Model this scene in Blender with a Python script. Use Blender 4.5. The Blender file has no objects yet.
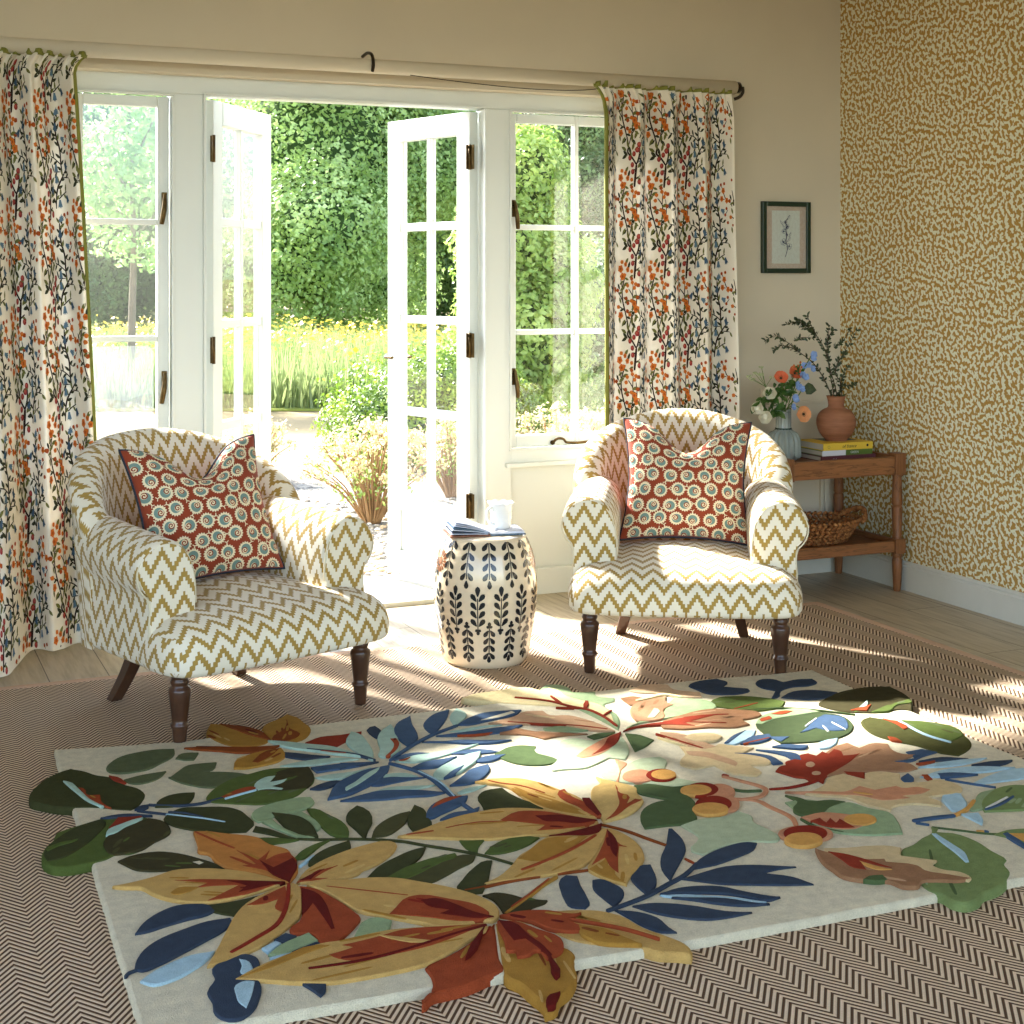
import bpy, bmesh, math, random
import numpy as np
from mathutils import Vector, Matrix
from mathutils.geometry import tessellate_polygon
random.seed(7)
RNG = np.random.default_rng(11)
PI = math.pi
sc = bpy.context.scene
COL = sc.collection

# ---------------------------------------------------------------- materials
def lin(c):
    o = []
    for x in c[:3]:
        x = x/255.0
        o.append(x/12.92 if x <= .04045 else ((x+.055)/1.055)**2.4)
    return (o[0], o[1], o[2], 1.0)

class NT:
    """tiny node-graph helper"""
    def __init__(s, name):
        s.m = bpy.data.materials.new(name); s.m.use_nodes = True
        s.t = s.m.node_tree; s.t.nodes.clear()
        s.out = s.n('ShaderNodeOutputMaterial')
    def n(s, typ, **kw):
        nd = s.t.nodes.new(typ)
        for k, v in kw.items(): setattr(nd, k, v)
        return nd
    def put(s, sock, v):
        if isinstance(v, bpy.types.NodeSocket): s.t.links.new(v, sock)
        elif v is not None:
            if sock.type == 'RGBA' and len(v) == 3: v = tuple(v)+(1,)
            sock.default_value = v
    def math(s, op, a, b=None, c=None, clamp=False):
        nd = s.n('ShaderNodeMath', operation=op); nd.use_clamp = clamp
        s.put(nd.inputs[0], a)
        if b is not None: s.put(nd.inputs[1], b)
        if c is not None: s.put(nd.inputs[2], c)
        return nd.outputs[0]
    def mix(s, f, a, b):
        nd = s.n('ShaderNodeMix', data_type='RGBA')
        s.put(nd.inputs[0], f); s.put(nd.inputs[6], a); s.put(nd.inputs[7], b)
        return nd.outputs[2]
    def noise(s, vec, scale, detail=2, rough=.5, dim=None):
        nd = s.n('ShaderNodeTexNoise'); s.put(nd.inputs['Scale'], scale)
        nd.inputs['Detail'].default_value = detail; nd.inputs['Roughness'].default_value = rough
        if vec is not None: s.put(nd.inputs['Vector'], vec)
        return nd.outputs['Fac']
    def coord(s, which='Object'):
        return s.n('ShaderNodeTexCoord').outputs[which]
    def sep(s, vec):
        nd = s.n('ShaderNodeSeparateXYZ'); s.put(nd.inputs[0], vec); return nd.outputs
    def comb(s, x, y, z):
        nd = s.n('ShaderNodeCombineXYZ')
        s.put(nd.inputs[0], x); s.put(nd.inputs[1], y); s.put(nd.inputs[2], z); return nd.outputs[0]
    def ramp(s, f, stops):
        nd = s.n('ShaderNodeValToRGB'); s.put(nd.inputs[0], f)
        els = nd.color_ramp.elements
        while len(els) < len(stops): els.new(.5)
        for e, (p, c) in zip(els, stops): e.position = p; e.color = c
        return nd.outputs[0]
    def bump(s, h, strength=.3, dist=.002):
        nd = s.n('ShaderNodeBump'); nd.inputs['Strength'].default_value = strength
        nd.inputs['Distance'].default_value = dist; s.put(nd.inputs['Height'], h)
        return nd.outputs[0]
    def pbr(s, col, rough=.6, metal=0, normal=None, sheen=0, spec=.5, trans=0, ior=1.45, coat=0):
        b = s.n('ShaderNodeBsdfPrincipled')
        s.put(b.inputs['Base Color'], col); s.put(b.inputs['Roughness'], rough)
        s.put(b.inputs['Metallic'], metal); b.inputs['Specular IOR Level'].default_value = spec
        if normal is not None: s.put(b.inputs['Normal'], normal)
        if sheen: b.inputs['Sheen Weight'].default_value = sheen
        if trans: b.inputs['Transmission Weight'].default_value = trans
        if coat: b.inputs['Coat Weight'].default_value = coat; b.inputs['Coat Roughness'].default_value = .08
        b.inputs['IOR'].default_value = ior
        return b.outputs[0]
    def done(s, shader):
        s.t.links.new(shader, s.out.inputs[0]); return s.m

def simple(name, c, rough=.6, metal=0, var=.0, vscale=20, bump=0, bscale=200, sheen=0, spec=.4, coat=0, trl=0):
    g = NT(name); col = lin(c); oc = g.coord()
    if var:
        f = g.noise(oc, vscale, 3)
        d = tuple(max(0, x*(1-var)) for x in col[:3])+(1,); l = tuple(min(1, x*(1+var)) for x in col[:3])+(1,)
        col = g.ramp(f, [(.3, d), (.7, l)])
    nrm = g.bump(g.noise(oc, bscale, 2), bump, .004) if bump else None
    sh = g.pbr(col, rough, metal, nrm, sheen, spec, coat=coat)
    if trl:
        t = g.n('ShaderNodeBsdfTranslucent'); g.put(t.inputs[0], col)
        mx = g.n('ShaderNodeMixShader'); mx.inputs[0].default_value = trl
        g.t.links.new(sh, mx.inputs[1]); g.t.links.new(t.outputs[0], mx.inputs[2]); sh = mx.outputs[0]
    return g.done(sh)

# ---------------------------------------------------------------- mesh builder
class MB:
    def __init__(s):
        s.V = []; s.F = []; s.M = []; s.UV = []; s.S = []
    def v(s, p):
        s.V.append((p[0], p[1], p[2])); return len(s.V)-1
    def f(s, idx, m=0, uv=None, smooth=True):
        s.F.append(tuple(idx)); s.M.append(m); s.UV.append(uv); s.S.append(smooth)
    def box(s, x0, x1, y0, y1, z0, z1, m=0, T=None):
        P = [(x0,y0,z0),(x1,y0,z0),(x1,y1,z0),(x0,y1,z0),(x0,y0,z1),(x1,y0,z1),(x1,y1,z1),(x0,y1,z1)]
        if T is not None: P = [T @ Vector(p) for p in P]
        i = [s.v(p) for p in P]
        for q in ((0,3,2,1),(4,5,6,7),(0,1,5,4),(1,2,6,5),(2,3,7,6),(3,0,4,7)):
            s.f([i[k] for k in q], m, None, False)
    def grid(s, fn, nu, nv, cu=False, cv=False, m=0, uv=None, flip=False, smooth=True):
        """fn(a,b) a,b in 0..1 ; uv(a,b)"""
        NU = nu if cu else nu+1; NV = nv if cv else nv+1
        base = len(s.V)
        for j in range(NV):
            for i in range(NU): s.v(fn(i/nu, j/nv))
        for j in range(nv):
            for i in range(nu):
                q = [base+j*NU+i, base+j*NU+(i+1) % NU, base+((j+1) % NV)*NU+(i+1) % NU, base+((j+1) % NV)*NU+i]
                u = [uv(i/nu, j/nv), uv((i+1)/nu, j/nv), uv((i+1)/nu, (j+1)/nv), uv(i/nu, (j+1)/nv)] if uv else None
                if flip: q = q[::-1]; u = u[::-1] if u else None
                s.f(q, m, u, smooth)
    def tube(s, pts, r, n=8, m=0, cap=True, closed=False, up=None):
        pts = [Vector(p) for p in pts]; N = len(pts); rings = []
        prev = None
        for k, p in enumerate(pts):
            if closed: t = pts[(k+1) % N]-pts[k-1]
            else: t = pts[min(k+1, N-1)]-pts[max(k-1, 0)]
            if t.length < 1e-9: t = Vector((0,0,1))
            t.normalize()
            if prev is None:
                a = up or (Vector((0,0,1)) if abs(t.z) < .9 else Vector((1,0,0)))
                x = t.cross(Vector(a)).normalized()
            else:
                x = (prev-t*prev.dot(t))
                x = x.normalized() if x.length > 1e-6 else t.orthogonal().normalized()
            prev = x; y = t.cross(x)
            rr = r(k/(N-1)) if callable(r) else r
            rings.append([s.v(p+(x*math.cos(2*PI*i/n)+y*math.sin(2*PI*i/n))*rr) for i in range(n)])
        for k in range(N if closed else N-1):
            A = rings[k]; B = rings[(k+1) % N]
            for i in range(n): s.f((A[i], A[(i+1) % n], B[(i+1) % n], B[i]), m)
        if cap and not closed:
            s.f(rings[0][::-1], m); s.f(rings[-1], m)
    def lathe(s, prof, n=32, c=(0,0,0), m=0, cap=True, mfn=None, T=None):
        rings = []
        for r, z in prof:
            ring = []
            for i in range(n):
                a = 2*PI*i/n; p = Vector((c[0]+r*math.cos(a), c[1]+r*math.sin(a), c[2]+z))
                if T is not None: p = T @ p
                ring.append(s.v(p))
            rings.append(ring)
        for k in range(len(rings)-1):
            A, B = rings[k], rings[k+1]
            for i in range(n): s.f((A[i], A[(i+1) % n], B[(i+1) % n], B[i]), mfn(k) if mfn else m)
        if cap:
            s.f(rings[0][::-1], m); s.f(rings[-1], mfn(len(rings)-2) if mfn else m)
    def ball(s, c, r, n=10, k=6, m=0, T=None):
        r = (r, r, r) if not isinstance(r, (tuple, list)) else r
        def fn(a, b):
            th = 2*PI*a; ph = PI*(b*.998+.001)
            p = Vector((r[0]*math.sin(ph)*math.cos(th), r[1]*math.sin(ph)*math.sin(th), -r[2]*math.cos(ph)))
            if T is not None: p = T @ p
            return Vector(c)+p
        s.grid(fn, n, k, cu=True, m=m)
    def poly(s, pts, m=0, up=True):
        """flat 3D polygon (concave ok) by ear tessellation"""
        pv = [Vector(p) for p in pts]
        b = [s.v(p) for p in pv]
        for t in tessellate_polygon([pv]): s.f([b[i] for i in t], m, None, False)
    def mesh(s, name):
        me = bpy.data.meshes.new(name)
        me.from_pydata(s.V, [], s.F)
        me.polygons.foreach_set('material_index', s.M)
        me.polygons.foreach_set('use_smooth', s.S)
        if any(u is not None for u in s.UV):
            L = me.uv_layers.new(name='UVMap'); arr = []
            for f, u in zip(s.F, s.UV):
                arr += [c for q in (u or [(0, 0)]*len(f)) for c in q]
            L.data.foreach_set('uv', arr)
        me.update()
        return me
    def build(s, name, mats, parent=None, bevel=0, fix=False, subsurf=0):
        me = s.mesh(name)
        if not isinstance(mats, (list, tuple)): mats = [mats]
        for m in mats: me.materials.append(m)
        if fix:
            bm = bmesh.new(); bm.from_mesh(me); bmesh.ops.recalc_face_normals(bm, faces=bm.faces[:]); bm.to_mesh(me); bm.free()
        o = bpy.data.objects.new(name, me); COL.objects.link(o)
        if parent: o.parent = parent
        if bevel:
            b = o.modifiers.new('Bevel', 'BEVEL'); b.width = bevel; b.segments = 2; b.limit_method = 'ANGLE'
            b.harden_normals = False
        if subsurf:
            b = o.modifiers.new('Subdivision', 'SUBSURF'); b.levels = subsurf; b.render_levels = subsurf
        return o

def tag(o, label=None, cat=None, group=None, kind=None):
    if label: o['label'] = label
    if cat: o['category'] = cat
    if group: o['group'] = group
    if kind: o['kind'] = kind
    return o
def empty(name, loc=(0,0,0), rz=0, label=None, cat=None, group=None):
    o = bpy.data.objects.new(name, None); COL.objects.link(o); o.empty_display_size = .1
    o.location = loc; o.rotation_euler = (0, 0, rz)
    return tag(o, label, cat, group)
def copy_tree(o, parent=None):
    c = o.copy(); COL.objects.link(c)
    if parent: c.parent = parent
    for ch in list(o.children): copy_tree(ch, c)
    return c
def structure(o): o['kind'] = 'structure'; return o

def catmull(pts, sub=3, closed=True, corner=1.15):
    """interpolating smoothing that keeps sharp corners"""
    n = len(pts); out = []
    def P(i): return pts[i % n] if closed else pts[max(0, min(n-1, i))]
    def tang(i):
        a, b, c = P(i-1), P(i), P(i+1)
        v1 = [b[k]-a[k] for k in range(len(b))]; v2 = [c[k]-b[k] for k in range(len(b))]
        l1 = math.sqrt(sum(x*x for x in v1)) or 1e-9; l2 = math.sqrt(sum(x*x for x in v2)) or 1e-9
        ca = sum(x*y for x, y in zip(v1, v2))/(l1*l2)
        if math.acos(max(-1, min(1, ca))) > corner: return None, l1, l2
        return [(v1[k]/l1*l2+v2[k]/l2*l1)/(l1+l2) for k in range(len(b))], l1, l2
    for i in range(n if closed else n-1):
        a, b = P(i), P(i+1); L = math.sqrt(sum((b[k]-a[k])**2 for k in range(len(a))))
        ta, tb = tang(i)[0], tang(i+1)[0]
        ta = [x*L for x in ta] if ta else [b[k]-a[k] for k in range(len(a))]
        tb = [x*L for x in tb] if tb else [b[k]-a[k] for k in range(len(a))]
        for j in range(sub):
            t = j/sub; h0 = 2*t**3-3*t*t+1; h1 = t**3-2*t*t+t; h2 = -2*t**3+3*t*t; h3 = t**3-t*t
            out.append(tuple(h0*a[k]+h1*ta[k]+h2*b[k]+h3*tb[k] for k in range(len(a))))
    if not closed: out.append(tuple(pts[-1]))
    return out
def stroke2d(pts, w, taper=.6):
    """2D ribbon outline round a polyline"""
    pts = catmull(pts, 4, closed=False, corner=3) if len(pts) > 2 else [tuple(pts[0]), tuple((pts[0][k]+pts[1][k])/2 for k in range(2)), tuple(pts[1])]
    L, R = [], []; N = len(pts)
    for i, p in enumerate(pts):
        a = pts[max(0, i-1)]; b = pts[min(N-1, i+1)]
        dx, dy = b[0]-a[0], b[1]-a[1]; l = math.hypot(dx, dy) or 1e-9
        t = i/(N-1); ww = w*.5*(taper+(1-taper)*math.sin(PI*min(1, max(0, t)))**.5)
        L.append((p[0]-dy/l*ww, p[1]+dx/l*ww)); R.append((p[0]+dy/l*ww, p[1]-dx/l*ww))
    return L, R
# ---------------------------------------------------------------- shared materials
M = {}
M['wall'] = simple('plaster_wall', (200,189,166), .9, var=.03, vscale=3, bump=.05, bscale=60)
M['ceil'] = simple('ceiling_paint', (220,210,190), .9)
M['white'] = simple('white_gloss_paint', (214,218,212), .35, var=.015, vscale=4)
M['skirt'] = simple('grey_skirting_paint', (196,196,186), .4, var=.02)
M['brass'] = simple('aged_brass', (92,74,46), .4, metal=1, var=.3, vscale=60)
M['bronze'] = simple('dark_bronze', (52,44,34), .4, metal=.8)
M['darkwood'] = simple('dark_turned_wood', (66,42,28), .32, var=.25, vscale=25, coat=.3)
M['black'] = simple('black_ink', (26,27,30), .5)

def glass_mat(name, haze=0, refl=1.0):
    g = NT(name)
    tr = g.n('ShaderNodeBsdfTransparent'); gl = g.n('ShaderNodeBsdfGlossy'); gl.inputs['Roughness'].default_value = .0
    gm_ = g.n('ShaderNodeNewGeometry'); dt = g.n('ShaderNodeVectorMath', operation='DOT_PRODUCT')
    g.put(dt.inputs[0], gm_.outputs['Incoming']); g.put(dt.inputs[1], gm_.outputs['Normal'])
    fz = g.math('MULTIPLY_ADD', g.math('POWER', g.math('SUBTRACT', 1, g.math('ABSOLUTE', dt.outputs['Value'])), 5), .95, .045)
    mx = g.n('ShaderNodeMixShader'); g.put(mx.inputs[0], g.math('MULTIPLY', fz, refl, clamp=True))
    g.t.links.new(tr.outputs[0], mx.inputs[1]); g.t.links.new(gl.outputs[0], mx.inputs[2])
    sh = mx.outputs[0]
    if haze:
        tl = g.n('ShaderNodeBsdfTranslucent'); tl.inputs[0].default_value = (.42,.46,.47,1)
        df = g.n('ShaderNodeBsdfDiffuse'); df.inputs[0].default_value = (.42,.46,.47,1)
        m0 = g.n('ShaderNodeMixShader'); m0.inputs[0].default_value = .35
        g.t.links.new(tl.outputs[0], m0.inputs[1]); g.t.links.new(df.outputs[0], m0.inputs[2])
        m2 = g.n('ShaderNodeMixShader')
        f = g.noise(g.coord(), 4, 3); g.put(m2.inputs[0], g.math('MULTIPLY_ADD', f, .3, haze-.15, clamp=True))
        g.t.links.new(sh, m2.inputs[1]); g.t.links.new(m0.outputs[0], m2.inputs[2]); sh = m2.outputs[0]
    return g.done(sh)
M['glass'] = glass_mat('window_glass')
M['haze'] = glass_mat('hazy_glass', .18)

def zigzag_mat():
    g = NT('zigzag_weave'); uv = g.coord('UV'); x, y, _ = g.sep(uv)
    W, P, A, ST = .0705, .067, .056, .0705/10
    uq = g.math('MULTIPLY', g.math('FLOOR', g.math('DIVIDE', x, ST)), ST)
    ph = g.math('FRACT', g.math('DIVIDE', uq, W))
    tri = g.math('ABSOLUTE', g.math('MULTIPLY_ADD', ph, 2, -1))
    vv = g.math('MULTIPLY_ADD', tri, A, y)
    mask = g.math('LESS_THAN', g.math('FRACT', g.math('DIVIDE', vv, P)), .40)
    oc = g.coord()
    f = g.noise(oc, 9, 2); f2 = g.noise(uv, 900, 1)
    gold = g.mix(f, lin((172,142,72)), lin((148,118,52)))
    cream = g.mix(f, lin((232,225,206)), lin((220,211,188)))
    col = g.mix(mask, cream, gold)
    col = g.mix(g.math('MULTIPLY', f2, .12), col, lin((120,105,70)))
    nrm = g.bump(g.math('ADD', g.math('MULTIPLY', mask, .6), f2), .25, .0015)
    return g.done(g.pbr(col, .85, 0, nrm, sheen=.15, spec=.2))
M['zig'] = zigzag_mat()

def sisal_mat():
    g = NT('herringbone_sisal'); oc = g.coord(); x, y, _ = g.sep(oc)
    B, PY = .0455, .0200
    t = g.math('MULTIPLY', g.math('PINGPONG', x, B), 1.35)
    d = g.math('FRACT', g.math('DIVIDE', g.math('ADD', y, t), PY))
    tri = g.math('ABSOLUTE', g.math('MULTIPLY_ADD', d, 2, -1))       # 1 at gap
    yarn = g.noise(g.comb(g.math('MULTIPLY', g.math('ADD', x, y), 1), g.math('SUBTRACT', y, x), 0), 160, 2)
    big = g.noise(oc, 2.2, 2)
    thread = g.mix(yarn, lin((224,204,174)), lin((190,164,132)))
    thread = g.mix(g.math('MULTIPLY', big, .5), thread, lin((204,180,150)))
    gap = g.math('GREATER_THAN', tri, .56)
    soft = g.ramp(tri, [(.42, (0,0,0,1)), (.62, (1,1,1,1))])
    col = g.mix(soft, thread, lin((82,60,42)))
    nrm = g.bump(g.math('SUBTRACT', g.math('MULTIPLY', yarn, .4), tri), .6, .003)
    return g.done(g.pbr(col, .85, 0, nrm, spec=.15))
M['sisal'] = sisal_mat()
M['sisal_edge'] = simple('sisal_binding_tape', (190,158,132), .85, var=.08, vscale=200)

def floor_mat():
    g = NT('pale_oak_boards'); oc = g.coord(); x, y, _ = g.sep(oc)
    W = .19
    k = g.math('FLOOR', g.math('DIVIDE', x, W))
    wn = g.n('ShaderNodeTexWhiteNoise', noise_dimensions='1D'); g.put(wn.inputs['W'], k)
    yy = g.math('MULTIPLY_ADD', wn.outputs[0], 3.7, y)
    k2 = g.math('FLOOR', g.math('DIVIDE', yy, 2.4))
    wn2 = g.n('ShaderNodeTexWhiteNoise', noise_dimensions='2D'); g.put(wn2.inputs['Vector'], g.comb(k, k2, 0))
    gv = g.comb(g.math('MULTIPLY', x, 14), g.math('MULTIPLY', y, 1.2), wn2.outputs[0])
    gr = g.noise(gv, 4, 4, .6)
    col = g.ramp(gr, [(.3, lin((148,134,108))), (.55, lin((180,166,138))), (.8, lin((198,184,156)))])
    col = g.mix(g.math('MULTIPLY', wn2.outputs[0], .35), col, lin((160,142,112)))
    fx = g.math('FRACT', g.math('DIVIDE', x, W)); fy = g.math('FRACT', g.math('DIVIDE', yy, 2.4))
    seam = g.math('MAXIMUM', g.math('LESS_THAN', fx, .018), g.math('LESS_THAN', fy, .0015))
    col = g.mix(seam, col, lin((70,56,40)))
    nrm = g.bump(g.math('SUBTRACT', g.math('MULTIPLY', gr, .3), seam), .25, .002)
    return g.done(g.pbr(col, .38, 0, nrm, spec=.5))
M['floor'] = floor_mat()

def wood_mat(name, a, b, c, axis=0, sc_=1.0, rough=.45):
    g = NT(name); oc = g.coord(); X = list(g.sep(oc))
    mul = [26, 26, 26]; mul[axis] = 2.2
    v = g.comb(*[g.math('MULTIPLY', X[i], mul[i]*sc_) for i in range(3)])
    n1 = g.noise(v, 1.2, 4, .6)
    w = g.math('FRACT', g.math('MULTIPLY', n1, 7))
    col = g.ramp(w, [(0, lin(a)), (.5, lin(b)), (.85, lin(b)), (1, lin(c))])
    col = g.mix(g.math('MULTIPLY', g.noise(v, 7, 2), .35), col, lin(c))
    return g.done(g.pbr(col, rough, 0, g.bump(n1, .1, .001), spec=.4))
M['oak_x'] = wood_mat('brown_oak_rail', (132,84,48), (150,98,58), (78,48,26), 0)
M['oak_y'] = wood_mat('brown_oak_side', (132,84,48), (150,98,58), (78,48,26), 1)
M['oak_z'] = wood_mat('brown_oak_leg', (118,74,42), (136,88,52), (74,46,26), 2)

def wallpaper_mat():
    g = NT('coral_wallpaper')
    at = g.n('ShaderNodeAttribute', attribute_name='coral'); f = at.outputs['Fac']
    m = g.ramp(f, [(.46, (0,0,0,1)), (.54, (1,1,1,1))])
    oc = g.coord(); n = g.noise(oc, 3, 2)
    pale = g.mix(n, lin((222,221,194)), lin((214,212,184)))
    gold = g.mix(n, lin((174,138,72)), lin((162,124,58)))
    col = g.mix(m, gold, pale)
    return g.done(g.pbr(col, .75, 0, g.bump(m, .08, .001), spec=.25))
M['paper'] = wallpaper_mat()

def leaf_mat(name, a, b, c, trl=.35, vs=1.6):
    g = NT(name); oc = g.coord()
    col = g.ramp(g.noise(oc, vs, 3), [(.3, lin(a)), (.5, lin(b)), (.72, lin(c))])
    d = g.n('ShaderNodeBsdfPrincipled'); g.put(d.inputs['Base Color'], col); d.inputs['Roughness'].default_value = .4
    d.inputs['Specular IOR Level'].default_value = .5
    t = g.n('ShaderNodeBsdfTranslucent'); g.put(t.inputs[0], col)
    mx = g.n('ShaderNodeMixShader'); mx.inputs[0].default_value = trl
    g.t.links.new(d.outputs[0], mx.inputs[1]); g.t.links.new(t.outputs[0], mx.inputs[2])
    return g.done(mx.outputs[0])
# ---------------------------------------------------------------- room shell
XR, YW, YF = 4.046, 5.57, 5.645          # right wall, inner face of window wall, face of window frame
XL, YB, ZC = -1.7, -1.2, 2.75
def sbox(name, mat, *bx, bevel=0):
    b = MB()
    for q in bx: b.box(*q)
    return structure(b.build(name, mat, bevel=bevel))
sbox('floor', M['floor'], (XL, XR+.2, YB, 5.74, -.12, 0))
sbox('ceiling', M['ceil'], (XL, XR+.2, -.6, 5.9, ZC, ZC+.15))
sbox('wall_left', M['wall'], (XL-.2, XL, 3.2, 5.9, -.1, ZC))
sbox('wall_back', M['wall'], (XL, XR+.2, YW, 5.85, 2.073, ZC), (3.25, XR+.2, YW, 5.85, -.1, 2.073), (XL, .28, YW, 5.85, -.1, 2.073))

# coral wallpaper: a Turing-pattern field stored on the wall's vertices
def turing(n, lam, it=2, seed=3, wd=.5):
    r = np.random.default_rng(seed); f = r.standard_normal((n, n))
    k = np.fft.fftfreq(n)*n
    kk = np.sqrt(k[:, None]**2+k[None, :]**2); k0 = n/lam
    H = np.exp(-((kk-k0)/(k0*wd))**2)
    for i in range(it):
        f = np.real(np.fft.ifft2(np.fft.fft2(f)*H)); f = f/f.std(); f = np.tanh(1.6*f)
    f = np.real(np.fft.ifft2(np.fft.fft2(f)*np.exp(-(kk/(k0*3.2))**2)))
    return f/f.std()
def build_paper():
    n, tile = 192, .62; px = tile/n
    A = turing(n, .0285/px, seed=3); Bq = turing(n, .0145/px, seed=8)
    T = A*.7+Bq*.75
    y0, y1, z0, z1 = 3.0, 5.57, .1, ZC
    NY = int((y1-y0)/.0041); NZ = int((z1-z0)/.0041)
    ys = np.linspace(y1, y0, NY+1); zs = np.linspace(z0, z1, NZ+1)
    YY, ZZ = np.meshgrid(ys, zs)
    gx = ((YY-y0)/px+ZZ*9) % n; gz = (ZZ/px) % n
    i0 = gx.astype(int) % n; j0 = gz.astype(int) % n; i1 = (i0+1) % n; j1 = (j0+1) % n; a = gx-np.floor(gx); b = gz-np.floor(gz)
    val = (T[j0, i0]*(1-a)+T[j0, i1]*a)*(1-b)+(T[j1, i0]*(1-a)+T[j1, i1]*a)*b
    val = np.clip(.485+val*.25, 0, 1)
    co = np.stack([np.full_like(YY, XR), YY, ZZ], -1).reshape(-1, 3)
    idx = np.arange((NY+1)*(NZ+1)).reshape(NZ+1, NY+1)
    q = np.stack([idx[:-1, :-1], idx[1:, :-1], idx[1:, 1:], idx[:-1, 1:]], -1).reshape(-1, 4)[:, ::-1]
    nv = len(co)
    # body of the wall behind the paper
    bx = np.array([(XR,YB,-.1),(XR+.2,YB,-.1),(XR+.2,5.9,-.1),(XR+.2,5.9,ZC),(XR+.2,YB,ZC),(XR,YB,ZC),(XR,y0,z0),(XR,y0,ZC),(XR,y1,z0),(XR,y1,-.1),(XR,y0,-.1)])
    co = np.concatenate([co, bx])
    F = [tuple(int(i) for i in r) for r in q]
    k = nv
    F += [(k+0, k+10, k+6, k+7, k+5), (k+10, k+9, k+8, k+6), (k+1, k+4, k+3, k+2)]
    me = bpy.data.meshes.new('wall_right'); me.from_pydata(co.tolist(), [], F)
    at = me.attributes.new('coral', 'FLOAT', 'POINT')
    at.data.foreach_set('value', np.concatenate([val.reshape(-1), np.full(len(bx), .5)]).astype(np.float32))
    me.materials.append(M['paper']); me.update()
    o = bpy.data.objects.new('wall_right', me); COL.objects.link(o); structure(o)
build_paper()

def skirting(name, p0, p1, nrm, h=.121):
    """moulded skirting board from p0 to p1, nrm points into the room"""
    prof = [(0,0),(.018,0),(.018,h-.022),(.012,h-.016),(.014,h-.008),(.008,h),(0,h)]
    b = MB(); r0 = [b.v((p0[0]+nrm[0]*d, p0[1]+nrm[1]*d, z)) for d, z in prof]; r1 = [b.v((p1[0]+nrm[0]*d, p1[1]+nrm[1]*d, z)) for d, z in prof]
    n = len(prof)
    for i in range(n): b.f((r0[i], r0[(i+1) % n], r1[(i+1) % n], r1[i]), 0, None, False)
    b.f(r0[::-1], 0, None, False); b.f(r1, 0, None, False)
    return structure(b.build(name, M['skirt'], fix=True))
skirting('baseboard_right', (XR, YB), (XR, YW), (-1, 0))
skirting('baseboard_back', (3.25, YW), (XR, YW), (0, -1))
# panel moulding on the wall beside the wallpaper
b = MB(); b.box(3.62, 3.965, YW-.010, YW, .752, .768); b.box(3.62, 3.634, YW-.010, YW, .768, .83)
b.box(3.93, 3.945, YW-.014, YW, .13, .60); b.box(3.955, 4.03, YW-.008, YW, .121, .60)
structure(b.build('trim_1', M['wall'], bevel=.003))

# ---------------------------------------------------------------- timber screen: posts, head, under-window panels
b = MB()
b.box(.28, 3.25, YF, 5.75, 2.006, 2.10)                      # head
for x0, x1 in ((.28,.42), (1.076,1.195), (2.35,2.465), (3.10,3.25)): b.box(x0, x1, YF, 5.75, 0, 2.006)
for x0, x1 in ((.42,1.076), (2.465,3.10)):
    b.box(x0, x1, YF+.004, 5.75, .545, .60)                 # bottom rail
    b.box(x0-.02, x1+.02, YF+.035, 5.75, 0, .545)           # panel
    b.box(x0-.03, x1+.03, YF-.028, YF+.06, .534, .552)      # sill board
    b.box(x0, x1, YF-.008, YF+.03, 0, .107)                 # small skirting
# beads round the openings
def bead(x0, x1, z0, z1, y=YF, w=.010, d=.008, bottom=True):
    b.box(x0-w, x1+w, y-d, y+.02, z1, z1+w); b.box(x0-w, x0, y-d, y+.02, z0, z1); b.box(x1, x1+w, y-d, y+.02, z0, z1)
    if bottom: b.box(x0-w, x1+w, y-d, y+.02, z0-w, z0)
bead(.42, 1.076, .61, 1.996); bead(2.465, 3.10, .61, 1.996); bead(1.205, 2.345, .0, 2.006, bottom=False)
structure(b.build('trim_2', M['white'], bevel=.003))
b = MB(); b.box(1.195, 2.35, 5.66, 5.79, -.02, .018); structure(b.build('trim_3', M['skirt'], bevel=.003))

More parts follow.
